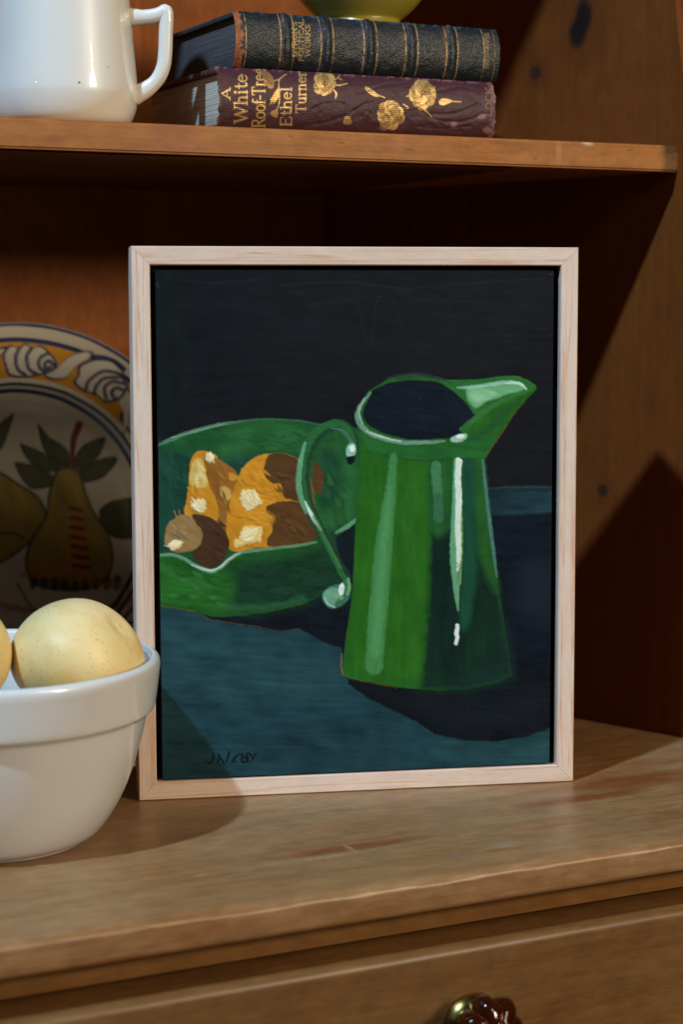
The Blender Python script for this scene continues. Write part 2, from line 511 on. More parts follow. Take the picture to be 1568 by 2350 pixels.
M['counter'] = wood('counter_pine', (.31, .152, .052), (.255, .112, .035), (.18, .07, .019), 'x', rough=.38, coat=.12, spec=.42, bump=.3, lines=((.20, .065, .02), .55),
                    pale=((.335, .215, .11), .7),
                    stains=[((.062, -.118, 0), (.034, .0042, .02), (.205, .055, .016), 1.7), ((.245, -.075, 0), (.040, .010, .02), (.20, .056, .016), 1.3),
                            ((.205, -.092, 0), (.030, .005, .02), (.20, .055, .016), 1.4), ((.285, -.095, 0), (.022, .005, .02), (.20, .055, .016), 1.2), ((.06, -.118, 0), (.0012, .005, .02), (.42, .29, .17), .6), ((.165, -.128, 0), (.02, .003, .02), (.27, .09, .035), .7),
                            ((.265, -.05, 0), (.05, .006, .02), (.30, .12, .05), .7), ((.225, -.145, 0), (.05, .012, .02), (.24, .12, .05), .5),
                            ((.10, -.152, 0), (.006, .004, .01), (.10, .10, .12), .5), ((.07, -.094, 0), (.0014, .001, .01), (.03, .02, .015), .9),
                            ((.04, -.16, 0), (.16, .012, .006), (.34, .17, .07), .6), ((.125, -.145, 0), (.008, .003, .01), (.40, .34, .27), .3)], knots_or_shade=SCR)
M['rail'] = wood('rail_pine', (.26, .125, .04), (.215, .098, .028), (.15, .062, .015), 'x', rough=.5, coat=0, spec=.2)
M['drawer'] = wood('drawer_pine', (.178, .083, .024), (.147, .062, .0165), (.108, .041, .0098), 'x', rough=.42, coat=.08, spec=.35, lines=((.12, .045, .012), .4),
                   stains=[((-.02, -.176, -.12), (.01, .02, .008), (.34, .2, .1), .5)], pale=((.205, .108, .037), .45))
M['frame'] = wood('frame_pine', (.76, .61, .52), (.73, .575, .475), (.66, .48, .36), 'x', rough=.5, coat=0, spec=.3, fine=1.7, rnd=True, bump=.06, mott=.07, lines=((.56, .27, .15), .75))

t = NT('black_tray'); t.P(Base_Color=(.006, .006, .006), Roughness=.8); t.b.inputs['Specular IOR Level'].default_value = .15; M['black'] = t.mat

t = NT('paint_film')
a = t.n('ShaderNodeAttribute'); a.attribute_name = 'col'
wv = t.noise(t.mapped((900, 900, 900)), 1, 3)
t.P(Base_Color=a.outputs['Color'], Roughness=t.fr(t.noise(t.mapped((40, 40, 40)), 1, 4), .3, .7, .42, .6))
t.b.inputs['Specular IOR Level'].default_value = .05
t.bump(wv, .35, .0002)
M['paint'] = t.mat


def ceramic(name, c1, c2, rough=.08, coat=1.0, marks=()):
    t = NT(name)
    n = t.noise(t.co.outputs['Object'], 28, 4)
    sp = t.fr(t.noise(t.co.outputs['Object'], 420, 2), .77, .81)
    c = t.mix(t.fr(n, .3, .7), c1, c2)
    c = t.mix(t.math('MULTIPLY', sp, .55), c, (.35, .27, .18))
    for kc, kr, kcol, amt in marks:
        c = t.mix(t.math('MULTIPLY', t.blob(kc, kr, .4, .2, 300), amt), c, kcol)
    t.P(Base_Color=c, Roughness=.35)
    t.b.inputs['Coat Weight'].default_value = coat
    t.b.inputs['Coat Roughness'].default_value = rough
    t.b.inputs['Subsurface Weight'].default_value = 0.0
    t.bump(t.noise(t.co.outputs['Object'], 55, 3), .05, .0008)
    return t.mat


M['jug'] = ceramic('ironstone_glaze', (.76, .74, .69), (.74, .70, .63), .03, 1.0, [((-.0035, -.0364, .0195), (.0007, .002, .0006), (.04, .03, .02), .95), ((.012, -.0345, .028), (.0004, .002, .0004), (.3, .22, .14), .7)])
M['bowl'] = ceramic('bowl_glaze', (.665, .675, .685), (.645, .65, .65), .10, .8)
M['yellow'] = ceramic('yellow_glaze', (.40, .31, .03), (.34, .26, .024), .2, .4)

t = NT('pear_skin')
vo = t.n('ShaderNodeTexVoronoi'); vo.feature = 'F1'
t.set(vo.inputs['Vector'], t.co.outputs['Object']); vo.inputs['Scale'].default_value = 430
dots = t.math('MULTIPLY', t.fr(vo.outputs['Distance'], .30, .14), t.fr(t.noise(t.co.outputs['Object'], 130, 2), .42, .6))
nb = t.noise(t.co.outputs['Object'], 38, 4)
c = t.mix(t.fr(nb, .35, .68), (.82, .62, .28), (.77, .51, .17))
sepz = t.n('ShaderNodeSeparateXYZ'); t.set(sepz.inputs[0], t.co.outputs['Object'])
c = t.mix(t.fr(t.math('ADD', sepz.outputs[2], t.math('MULTIPLY', nb, .02)), .006, .045, 0, .65), c, (.82, .68, .38))
c = t.mix(t.math('MULTIPLY', dots, .5), c, (.52, .27, .07))
c = t.mix(t.fr(t.noise(t.co.outputs['Object'], 900, 2), .68, .74, 0, .3), c, (.5, .29, .08))
nb2 = t.noise(t.co.outputs['Object'], 75, 6, .65)
c = t.mix(t.fr(nb2, .52, .72, 0, .45), c, (.66, .44, .13))
c = t.mix(t.fr(t.noise(t.co.outputs['Object'], 24, 3), .56, .72, 0, .35), c, (.62, .58, .22))
t.P(Base_Color=c, Roughness=.46)
t.b.inputs['Subsurface Weight'].default_value = .15
t.b.inputs['Subsurface Radius'].default_value = (.008, .005, .002)
t.b.inputs['Subsurface Scale'].default_value = .6
t.b.inputs['Specular IOR Level'].default_value = .5
t.bump(t.math('ADD', t.math('MULTIPLY', t.noise(t.co.outputs['Object'], 300, 3), .5), nb), .12, .0008)
M['pear'] = t.mat


def leather(name, rough, bumpscale, bstr, rib=False, spec=.5):
    t = NT(name)
    a = t.n('ShaderNodeAttribute'); a.attribute_name = 'col'
    g = t.n('ShaderNodeAttribute'); g.attribute_name = 'gilt'
    vo = t.n('ShaderNodeTexVoronoi'); vo.feature = 'SMOOTH_F1' if not rib else 'F1'
    t.set(vo.inputs['Vector'], t.mapped((bumpscale * .55, bumpscale, bumpscale)))
    vo.inputs['Scale'].default_value = 1
    h = vo.outputs['Distance']
    if rib:
        wv = t.n('ShaderNodeTexWave'); wv.wave_type = 'BANDS'; wv.bands_direction = 'Z'
        t.set(wv.inputs['Vector'], t.co.outputs['Object']); wv.inputs['Scale'].default_value = 330
        wv.inputs['Distortion'].default_value = .6
        h = t.math('ADD', wv.outputs['Fac'], t.math('MULTIPLY', h, .6))
    t.P(Base_Color=a.outputs['Color'], Metallic=t.math('MULTIPLY', g.outputs['Fac'], .45), Roughness=t.fr(g.outputs['Fac'], 0, 1, rough, .42))
    t.b.inputs['Specular IOR Level'].default_value = spec
    t.bump(h, bstr, .0005)
    return t.mat


M['leather'] = leather('dark_leather', .42, 2000, .55, False, .38)
M['cloth'] = leather('maroon_cloth', .5, 1400, .10, True, .28)


def plain(name, c, rough=.6, var=.25, scale=120, spec=.3, metal=0):
    t = NT(name)
    n = t.noise(t.co.outputs['Object'], scale, 4)
    t.P(Base_Color=t.mix(t.fr(n, .3, .7), tuple(q * (1 - var) for q in c), tuple(q * (1 + var) for q in c)), Roughness=rough, Metallic=metal)
    t.b.inputs['Specular IOR Level'].default_value = spec
    t.bump(n, .2, .0005)
    return t.mat


M['blue_board'] = plain('blue_board', (.03, .04, .05), .55)
M['maroon_board'] = plain('maroon_board', (.085, .03, .035), .55, .5, 300)


def pages(name, c1, c2):
    t = NT(name)
    n = t.noise(t.mapped((14, 14, 1500)), 1, 4)
    n2 = t.noise(t.mapped((60, 60, 120)), 1, 4)
    c = t.mix(t.fr(n, .35, .65), c1, c2)
    c = t.mix(t.fr(n2, .5, .75, 0, .4), c, tuple(q * .6 for q in c2))
    t.P(Base_Color=c, Roughness=.8)
    t.b.inputs['Specular IOR Level'].default_value = .15
    t.bump(n, .8, .0008)
    return t.mat


M['pages_pale'] = pages('pale_pages', (.58, .54, .47), (.33, .30, .255))
M['pages_dark'] = pages('grey_gilt_pages', (.10, .10, .11), (.055, .052, .055))

t = NT('plate_glaze')
a = t.n('ShaderNodeAttribute'); a.attribute_name = 'col'
t.P(Base_Color=a.outputs['Color'], Roughness=.4)
t.b.inputs['Coat Weight'].default_value = .5
t.b.inputs['Coat Roughness'].default_value = .16
t.bump(t.noise(t.co.outputs['Object'], 60, 3), .06, .0008)
M['plate'] = t.mat

t = NT('brass'); n = t.noise(t.co.outputs['Object'], 200, 4)
t.P(Base_Color=t.mix(t.fr(n, .3, .7), (.42, .29, .09), (.30, .20, .055)), Metallic=1.0, Roughness=t.fr(n, .3, .7, .18, .34)); M['brass'] = t.mat
t = NT('amber_glass')
t.P(Base_Color=(.15, .026, .004), Roughness=.05, IOR=1.52)
t.b.inputs['Transmission Weight'].default_value = .82
M['amber'] = t.mat

# ------------------------------------------------------------------ the dresser
dresser = empty('dresser', (0, 0, 0))
tag(dresser, 'worn orange pine dresser with a shelf, a counter and an amber drawer knob', 'dresser')

XL, XR = -.55, .42
YB = .255
YF = -.175          # counter's front
# counter top with a rounded, dented front edge
rng = random.Random(3)
prof = [(YB + .02, 0.0)]
for k in range(14): prof.append((YB + .02 - (YB + .02 - YF - .006) * (k + 1) / 14, 0.0))
for k in range(1, 9):
    a_ = math.pi / 2 * k / 8
    prof.append((YF + .0055 - .0055 * math.sin(a_) * 1.0, -.0035 + .0035 * math.cos(a_)))
prof += [(YF, -.008), (YF, -.0125)]
for k in range(1, 5):
    a_ = math.pi / 2 * k / 4
    prof.append((YF + .002 - .002 * math.cos(a_), -.0130 - .002 * math.sin(a_)))
prof += [(YB + .02, -.0155)]
NX = 260
v = []; f = []
npf = len(prof)
for i in range(NX):
    x = XL + (XR - XL) * i / (NX - 1)
    for k, (y, z) in enumerate(prof):
        e = 0
        if 12 < k < 24:
            wgt = 1 - abs(k - 19) / 7
            e = float(fbm(np.array([x * 55.0]), np.array([k * .35]), 4)[0] - .5) * .0016 * max(wgt, 0)
            e -= .0009 * max(wgt, 0) * max(0, float(vnoise(np.array([x * 120.0]), np.array([3.3]))[0]) - .72) * 3.5
        v.append((x, y - e * .6, z + e * .7 if k > 12 and k < 24 else z))
for i in range(NX - 1):
    for k in range(npf):
        k2 = (k + 1) % npf
        f.append((i * npf + k, (i + 1) * npf + k, (i + 1) * npf + k2, i * npf + k2))
f.append(tuple(range(npf))); f.append(tuple((NX - 1) * npf + k for k in reversed(range(npf))))
o = pyd('countertop', v, f, M['counter'], dresser, True); sharp(o, 50)
# rail under the counter, drawer beneath
box('rail', (XL, -.157, -.0294), (XR, -.139, -.0156), M['rail'], dresser, .0006)
dr = box('drawer', (XL + .02, -.1745, -.30), (XR - .03, -.03, -.0328), M['drawer'], dresser, .0042, 5)
box('carcass', (XL, -.02, -.33), (XR, YB + .02, -.0160), M['back'], dresser, .001)
# knob: brass rose and lobed amber glass
kp = empty('knob_place', (0, 0, 0))
bpy.data.objects.remove(kp)


def turned(name, prof, mat, parent, loc, seg=72, lob=0, amp=0.0):
    def fn(p, a):
        x, y, z = p
        if lob:
            r = math.hypot(x, y)
            k = 1 + amp * (abs(math.cos(a * lob / 2)) ** .8 - .6)
            x, y = x * k, y * k
        return (x + 0, -z, y)          # the lathe axis points out of the drawer (-Y)
    o = lathe(name, prof, mat, parent, seg, fn)
    o.location = loc
    return o


KL = (.0925, -.1747, -.0685)
turned('knob_rose', [(0, 0), (.0140, 0), (.0143, .001), (.0134, .0032), (.0112, .0055), (.0085, .0068), (.0066, .0074), (.0060, .0084), (.0060, .0105), (0, .0108)], M['brass'], dr, KL)
kg = turned('knob', [(0, .0078), (.0058, .0078), (.0074, .0084), (.0118, .0108), (.0140, .0150), (.0143, .0188), (.0130, .0225), (.0098, .0254), (.0072, .0260), (.0060, .0274), (.0035, .0281), (0, .0282)],
            M['amber'], dr, (KL[0] - .001, KL[1], KL[2] + .0035), 140, 7, .30)
# shelf (front at y = 0), rounded corner where it meets the side
SZ0, SZ1 = .3202, .3344


def panel_x(y): return .299 + (.0634 - y) * .40


v = []; f = []
out = [(XL, YB), (XL, 0.0), (.3108, 0.0), (panel_x(.0035) + .002, .0035), (panel_x(YB) + .002, YB)]
bm = bmesh.new()
vs = [bm.verts.new((x, y, SZ0)) for x, y in out]
fc = bm.faces.new(vs)
r = bmesh.ops.extrude_face_region(bm, geom=[fc])
bmesh.ops.translate(bm, vec=(0, 0, SZ1 - SZ0), verts=[q for q in r['geom'] if isinstance(q, bmesh.types.BMVert)])
bmesh.ops.recalc_face_normals(bm, faces=bm.faces)
ed = [e for e in bm.edges if all(q.co.y < .012 for q in e.verts) and abs(e.verts[0].co.z - e.verts[1].co.z) < 1e-6]
bmesh.ops.bevel(bm, geom=ed, offset=.0011, segments=3, affect='EDGES')
me = bpy.data.meshes.new('shelf'); bm.to_mesh(me); bm.free()
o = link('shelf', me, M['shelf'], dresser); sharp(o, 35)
box('under_shade_sheet', (XL, .006, SZ0 - .0012), (panel_x(YB) - .003, YB - .0006, SZ0 - .0001), M['under_shade'], dresser, .0003)  # added thin sheet, its dark colour painting the shade under the shelf
# upper shelf, just out of the picture: its shadow falls on the side board
box('shelf', (XL, .004, .585), (panel_x(.03), YB, .600), M['shelf'], dresser, .001)
# back: vertical boards with a fine joint between them
xs = [XL - .02, -.42, -.29, -.165, -.035, .098, .26]
for a_, b_ in zip(xs[:-1], xs[1:]):
    box('back_board', (a_ + .00005, YB, .0004), (b_ - .00005, YB + .012, .70), M['back'], dresser, .0001)
# side board, its front edge shaped in a slow curve, standing at an angle on the counter
dvec = Vector((.371, -.928, 0)).normalized()
nrm = Vector((.928, .371, 0)).normalized()
base = Vector((panel_x(YB), YB, 0))
ctrl = [(0.0006, -.0275), (.10, -.0265), (.17, -.022), (.24, -.020), (.30, -.0145), (.345, -.006), (.38, .0000), (.414, .0045), (.45, .0075), (.50, .0065), (.56, .002), (.62, -.004), (.70, -.012)]
cs = spline([(y, z) for z, y in ctrl], 6)
front = []
for y, z in cs:
    L = (YB - y) / .928
    p = base + dvec * L
    front.append((p.x, p.y, z))
v = []; f = []
n = len(front)
th = .018
for q in front:
    fx = Vector(q)
    bk = Vector((base.x, base.y, q[2]))
    for p in (bk, fx - dvec * .0022, fx + nrm * .0022, fx + nrm * (th - .002), fx - dvec * .002 + nrm * th, bk + nrm * th):
        v.append(tuple(p))
for i in range(n - 1):
    for k in range(6):
        k2 = (k + 1) % 6
        f.append((i * 6 + k, (i + 1) * 6 + k, (i + 1) * 6 + k2, i * 6 + k2))
f.append(tuple(range(6))); f.append(tuple((n - 1) * 6 + k for k in range(6)))
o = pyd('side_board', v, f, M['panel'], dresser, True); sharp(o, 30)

# ------------------------------------------------------------------ framed painting
FY = 0.2823396895
FW, FH, FD, FT = .2255, .2753, .027, .0091
fp = empty('framed_painting', (0, 0, 0.0003), (-.0075, 0, -FY))
tag(fp, 'painting of a green jug in a pale pine frame, standing on the counter', 'painting')


def rail(L):
    """one mitred rail lying along x, outer edge at y=0 growing inwards (+y), front face at z=0 going back to -FD"""
    sec = [(0.0005, 0), (FT - .0005, 0), (FT, -.0005), (FT, -FD), (0, -FD), (0, -.0005)]
    gap = .00006
    v = [(i + gap, i, z) for i, z in sec] + [(L - i - gap, i, z) for i, z in sec]
    f = [(k, (k + 1) % 6, (k + 1) % 6 + 6, k + 6) for k in range(6)] + [tuple(range(6)), tuple(range(11, 5, -1))]
    return v, f


def place_rail(L, pos, ang):
    v, f = rail(L)
    o = pyd('frame_rail', v, f, M['frame'], fp, False)
    # rail space: x along, y inward, z toward the viewer  ->  frame space: (x, z up) plane, viewer at -y
    R0 = Matrix(((1, 0, 0), (0, 0, -1), (0, 1, 0)))
    ca, sa = math.cos(ang), math.sin(ang)
    R1 = Matrix(((ca, 0, -sa), (0, 1, 0), (sa, 0, ca)))
    o.matrix_local = Matrix.Translation(pos) @ (R1 @ R0).to_4x4()
    return o


place_rail(FW, (0, 0, 0), 0)
place_rail(FH, (FW, 0, 0), math.pi / 2)
place_rail(FW, (FW, 0, FH), math.pi)
place_rail(FH, (0, 0, FH), -math.pi / 2)
box('backing_board', (FT + .0002, .0066, FT + .0002), (FW - FT - .0002, .0100, FH - FT - .0002), M['black'], fp, 0, smooth=False)
# black lining of the tray behind the wood lip
for lo, hi in (((FT - .0001, .0062, FT), (FT + .0012, .0065, FH - FT)),):
    pass
BX0, BX1, BZ0, BZ1 = .0118, .2133, .0096, .2638
pb = box('painted_panel', (BX0, .0016, BZ0), (BX1, .0064, BZ1), M['black'], fp, .0007, 2)

bpy.context.view_layer.update()
MW = np.array(fp.matrix_world)


def to_world(P):
    return P @ MW[:3, :3].T + MW[:3, 3]


nu, nv = 540, 680
uu, vv = np.meshgrid(np.linspace(BX0 + .0004, BX1 - .0004, nu), np.linspace(BZ1 - .0004, BZ0 + .0004, nv))
PL = np.column_stack([uu.ravel(), np.full(nu * nv, .0013), vv.ravel()])
X, Y = projV(to_world(PL))
p = Paint(X, Y, (28, 30, 36))
ST = lambda a=0.0, amt=.35, fr=1.0: (a, amt, fr)
H, VV = 0.0, math.pi / 2
# dark ground, cool and faintly brushed
p.poly([(340, 600), (1300, 600), (1300, 1130), (340, 1130)], (24, 26, 31), 2, 0, False, ST(H, .28))
p.poly([(560, 630), (1180, 640), (1200, 800), (900, 860), (620, 820)], (29, 31, 36), 60, 20, True, ST(.1, .35), .6)
p.poly([(345, 620), (440, 620), (430, 1010), (345, 1010)], (22, 29, 31), 30, 8, True, ST(VV, .4), .6)
for q, wd in ((((640, 655), (800, 648), (940, 668)), 6), (((820, 690), (850, 800), (865, 692), (905, 690), (925, 760)), 3), (((960, 660), (1100, 650), (1250, 640)), 5),
              (((700, 700), (820, 690), (940, 700)), 4), (((380, 640), (500, 650), (600, 640)), 4), (((930, 660), (1020, 690), (1030, 720)), 3)):
    p.stroke(q, wd, (38, 40, 46), 1.5, .5, 2, .8, .25)
# far edge of the cloth at right, shaded ground beneath
p.poly([(1090, 1120), (1180, 1116), (1290, 1117), (1290, 1800), (1090, 1800)], (18, 26, 35), 2, 2, False, ST(H, .4))
p.poly([(1090, 1124), (1180, 1118), (1230, 1116), (1290, 1120), (1290, 1174), (1200, 1180), (1090, 1182)], (30, 54, 62), 3, 3, False, ST(H, .7))
p.stroke([(1120, 1121), (1200, 1117), (1285, 1119)], 5, (46, 74, 80), 1.5, .7, 2, .6)
p.poly([(1200, 1290), (1275, 1300), (1270, 1420), (1190, 1400)], (32, 40, 52), 25, 6, True, None, .6)
p.poly([(1150, 1560), (1290, 1560), (1290, 1690), (1150, 1700)], (24, 28, 36), 20, 3, True, ST(), .8)
# cloth in the foreground
cloth_top = [(340, 1392), (400, 1395), (451, 1405), (484, 1420), (534, 1430), (581, 1437), (642, 1448), (689, 1443), (714, 1455), (743, 1473), (786, 1487), (790, 1550)]
p.poly([(340, 1380)] + cloth_top[1:] + [(900, 1620), (1000, 1682), (1050, 1695), (1130, 1700), (1200, 1690), (1300, 1660), (1300, 1800), (340, 1800)],
       (32, 62, 71), 2, 2.5, False, ST(.05, .55))
p.poly([(380, 1440), (600, 1470), (760, 1530), (760, 1600), (500, 1620), (370, 1560)], (38, 72, 76), 40, 10, True, ST(.1, .8), .7)
p.poly([(600, 1600), (900, 1660), (1000, 1720), (800, 1760), (600, 1700)], (30, 58, 68), 40, 10, True, ST(.1, .8), .6)
p.poly([(1000, 1715), (1150, 1712), (1280, 1680), (1280, 1740), (1050, 1745)], (38, 74, 76), 20, 8, True, ST(0, .9), .6)
p.stroke([(405, 1612), (440, 1616), (500, 1618)], 10, (24, 44, 54), 3, .7, 2, .7)
p.stroke([(700, 1540), (880, 1560)], 3, (52, 84, 86), 1, .5, 2, .8)
for k in range(26):
    x0 = 380 + _rs.rand() * 560; y0 = 1450 + _rs.rand() * 290
    p.stroke([(x0, y0), (x0 + 60 + 70 * _rs.rand(), y0 + 8 * (_rs.rand() - .3))], 3 + 4 * _rs.rand(), [(46, 80, 82), (26, 52, 62)][k % 2], 2, .35, 2, .8, .2)
# shadow of the jug on the cloth
p.poly([(786, 1490), (800, 1570), (850, 1605), (900, 1628), (950, 1652), (1000, 1684), (1060, 1697), (1130, 1701), (1200, 1692), (1300, 1655), (1300, 1540), (1100, 1500)],
       (18, 24, 30), 2, 2.5, False, ST(.3, .4))
p.stroke([(980, 1600), (1100, 1640), (1240, 1610)], 60, (28, 34, 40), 25, .5, 4, .6, .1)
# bowl: shadow under it, then its dark inside and green body
p.poly([(440, 1395), (484, 1420), (534, 1430), (581, 1437), (642, 1448), (689, 1443), (714, 1455), (743, 1473), (790, 1490), (815, 1300), (700, 1340)], (20, 26, 34), 2, 2.5, False, ST(.2, .5))
p.poly([(340, 1026), (367, 1017), (407, 1003), (468, 983), (530, 970), (594, 961), (674, 963), (738, 974), (800, 980), (850, 1010), (850, 1190), (770, 1226), (720, 1248), (620, 1262), (500, 1312), (425, 1285), (340, 1276)],
       (33, 84, 46), 1.8, 2, True, ST(.1, .55))
p.poly([(340, 1034), (390, 1030), (440, 1040), (520, 1040), (600, 1040), (640, 1150), (560, 1240), (440, 1250), (340, 1270)], (29, 66, 54), 16, 6, True, ST(.9, .5), .95)
p.poly([(520, 985), (620, 972), (700, 985), (690, 1040), (600, 1036), (500, 1050)], (42, 96, 50), 14, 5, True, ST(.0, .6), .8)
p.poly([(735, 1010), (800, 1005), (815, 1180), (760, 1215), (725, 1170)], (40, 92, 48), 12, 5, True, ST(1.2, .6), .9)
p.poly([(730, 1045), (775, 1040), (785, 1120), (740, 1160)], (30, 70, 50), 12, 5, True, ST(1.2, .6), .9)
p.poly([(726, 1060), (740, 1080), (743, 1105), (738, 1130), (722, 1125), (718, 1085)], (92, 60, 34), 3, 2, True, ST(VV, .4))
p.poly([(340, 1276), (400, 1276), (425, 1287), (455, 1304), (482, 1313), (508, 1306), (530, 1284), (560, 1268), (640, 1258), (720, 1248), (770, 1226), (828, 1190), (815, 1320), (770, 1345), (700, 1385), (620, 1404), (560, 1412), (490, 1416), (451, 1403), (400, 1393), (340, 1390)],
       (36, 92, 36), 1.8, 2, False, ST(.1, .6))
p.poly([(560, 1290), (700, 1262), (790, 1222), (812, 1325), (740, 1368), (640, 1398), (540, 1405), (520, 1350)], (26, 56, 42), 22, 6, True, ST(.2, .5), .95)
p.poly([(368, 1300), (450, 1330), (530, 1330), (520, 1385), (430, 1390), (360, 1370)], (42, 106, 40), 16, 6, True, ST(.15, .6), .75)
p.stroke([(368, 1300), (430, 1330), (480, 1345)], 16, (60, 116, 66), 6, .5, 3, .8, .2)
p.stroke([(520, 1392), (620, 1390), (700, 1372)], 14, (52, 100, 66), 6, .6, 3, .8, .2)
p.stroke([(455, 1404), (484, 1420), (534, 1429), (590, 1437), (642, 1447), (689, 1442)], 1.6, (116, 78, 44), .7, .7, 1.5, .9, .1)
p.stroke([(368, 1389), (400, 1394), (450, 1404)], 2, (120, 88, 50), .7, .6, 1.5, .9, .1)
# pears
p.poly([(447, 1040), (465, 1033), (494, 1043), (506, 1062), (544, 1087), (537, 1119), (533, 1145), (532, 1180), (520, 1215), (490, 1225), (455, 1205), (424, 1180), (430, 1142), (434, 1104), (436, 1065)],
       (198, 136, 38), 1.4, 2, True, ST(1.2, .35), 1, .5)
p.poly([(470, 1042), (498, 1052), (544, 1087), (536, 1145), (525, 1200), (505, 1200), (498, 1150), (478, 1105)], (146, 96, 40), 1.8, 2, True, ST(1.1, .45), 1, .3)
p.poly([(442, 1062), (460, 1052), (470, 1075), (476, 1112), (460, 1118), (437, 1112)], (204, 176, 92), 1.6, 3, True, ST(1.2, .3), 1, .6)
p.poly([(446, 1070), (458, 1064), (464, 1095), (450, 1104)], (216, 196, 132), 1.6, 3, True, ST(1.2, .3), .9, .4)
p.poly([(474, 1040), (488, 1042), (492, 1054), (480, 1060), (472, 1052)], (226, 214, 178), 1, 2, True, ST(.8, .2), 1, .8)
p.poly([(508, 1115), (526, 1122), (532, 1140), (520, 1148), (506, 1134)], (192, 158, 86), 2, 2, True, ST(.9, .3), 1, .5)
p.poly([(528, 1085), (543, 1092), (537, 1104), (526, 1098)], (200, 140, 44), 1.5, 2, True, None, 1, .3)
p.poly([(444, 1152), (462, 1146), (472, 1155), (470, 1172), (459, 1176), (446, 1165)], (226, 208, 152), 2.4, 6, True, ST(.7, .25), 1, 1.2)
p.poly([(534, 1130), (545, 1100), (562, 1068), (590, 1047), (622, 1041), (660, 1043), (692, 1062), (712, 1100), (722, 1160), (722, 1236), (640, 1253), (590, 1256), (530, 1262), (520, 1200)],
       (200, 136, 36), 1.4, 2, True, ST(.9, .4), 1, .5)
p.poly([(620, 1042), (606, 1070), (610, 1092), (628, 1108), (646, 1112), (652, 1140), (690, 1152), (720, 1158), (712, 1100), (692, 1062), (660, 1043)], (84, 58, 33), 1.6, 3, True, ST(.6, .35), 1, .3)
p.poly([(612, 1162), (640, 1150), (692, 1152), (724, 1160), (724, 1236), (640, 1253), (612, 1246), (626, 1214), (614, 1190)], (88, 60, 33), 1.6, 3, True, ST(.6, .35), 1, .3)
p.poly([(560, 1176), (600, 1170), (630, 1186), (612, 1210), (560, 1214)], (204, 142, 44), 6, 4, True, ST(.4, .4), .8, .2)
p.poly([(555, 1132), (575, 1120), (594, 1134), (606, 1152), (588, 1162), (570, 1172), (554, 1154)], (228, 208, 150), 2.6, 7, True, ST(.7, .25), 1, 1.2)
p.poly([(556, 1212), (588, 1208), (602, 1216), (596, 1240), (566, 1246), (542, 1254), (540, 1242), (556, 1236)], (222, 196, 124), 2.6, 7, True, ST(.3, .3), 1, 1.1)
p.poly([(378, 1242), (384, 1206), (408, 1184), (436, 1182), (456, 1196), (466, 1222), (458, 1252), (430, 1266), (396, 1264)], (146, 116, 74), 1.4, 2, True, ST(.7, .4), 1, .4)
p.poly([(440, 1182), (474, 1184), (508, 1206), (526, 1240), (520, 1272), (500, 1296), (480, 1304), (462, 1296), (440, 1272), (462, 1246), (464, 1220)], (70, 48, 34), 1.6, 2, True, ST(.5, .35), 1, .3)
p.poly([(388, 1248), (404, 1238), (418, 1248), (406, 1260), (390, 1262)], (224, 208, 166), 1.2, 3, True, ST(.7, .2), 1, 1.)
p.stroke([(405, 1186), (400, 1172)], 2.5, (170, 120, 50), .8, .9, .5)
p.stroke([(412, 1182), (411, 1170)], 2, (170, 120, 50), .8, .9, .5)
def dab(x0, y0, x1, y1, n_, wd, cols, ang=.9, seed=1):
    rg = random.Random(seed)
    for i in range(n_):
        cx_ = x0 + (x1 - x0) * rg.random(); cy_ = y0 + (y1 - y0) * rg.random()
        L_ = (7 + 9 * rg.random()); a_ = ang + (rg.random() - .5) * .9
        p.stroke([(cx_ - L_ * math.cos(a_), cy_ - L_ * math.sin(a_)), (cx_, cy_ + 1.5), (cx_ + L_ * math.cos(a_), cy_ + L_ * math.sin(a_))], [wd * .5, wd, wd * .4], cols[i % len(cols)], 1, .85, 1, .7, .5)


CRM = ((236, 224, 178), (214, 192, 128), (244, 234, 200))
dab(448, 1152, 464, 1170, 9, 5, CRM, .9, 1); dab(562, 1132, 590, 1152, 14, 5, CRM, 1.0, 2); dab(554, 1216, 590, 1240, 13, 5, CRM, -.6, 3)
dab(392, 1246, 410, 1256, 7, 5, CRM, -.4, 4); dab(446, 1064, 466, 1106, 9, 7, ((214, 192, 118), (200, 168, 80), (226, 208, 150)), 1.3, 5); dab(478, 1044, 488, 1054, 4, 5, CRM, 1.2, 6)
OR = ((212, 150, 44), (190, 128, 34), (204, 142, 48))
dab(550, 1080, 610, 1120, 16, 7, OR, .9, 7); dab(600, 1120, 640, 1150, 8, 6, OR, .1, 8); dab(440, 1120, 470, 1140, 8, 6, OR, 1.2, 9); dab(545, 1180, 610, 1205, 10, 7, OR, .4, 10)
dab(505, 1090, 525, 1170, 7, 6, ((150, 100, 42), (122, 80, 36), (164, 116, 52)), 1.2, 11); dab(640, 1070, 690, 1130, 10, 8, ((92, 64, 36), (76, 52, 30)), .6, 12); dab(640, 1170, 700, 1230, 12, 8, ((98, 68, 36), (78, 54, 30)), .6, 13)
dab(395, 1200, 440, 1235, 12, 7, ((158, 128, 84), (134, 106, 66), (120, 104, 80)), .9, 14); dab(470, 1200, 510, 1280, 8, 8, ((78, 54, 40), (62, 42, 30)), .8, 15)
dab(380, 1050, 430, 1160, 14, 10, ((34, 76, 60), (26, 60, 50)), 1.1, 16); dab(560, 985, 700, 1030, 18, 9, ((46, 100, 56), (36, 86, 46)), .1, 17); dab(740, 1080, 810, 1170, 12, 10, ((44, 98, 52), (34, 80, 48)), 1.2, 18)
dab(380, 1310, 540, 1390, 22, 11, ((42, 104, 40), (32, 84, 36), (52, 112, 54)), .25, 19); dab(580, 1290, 760, 1370, 18, 11, ((28, 60, 42), (22, 50, 38)), -.3, 20)
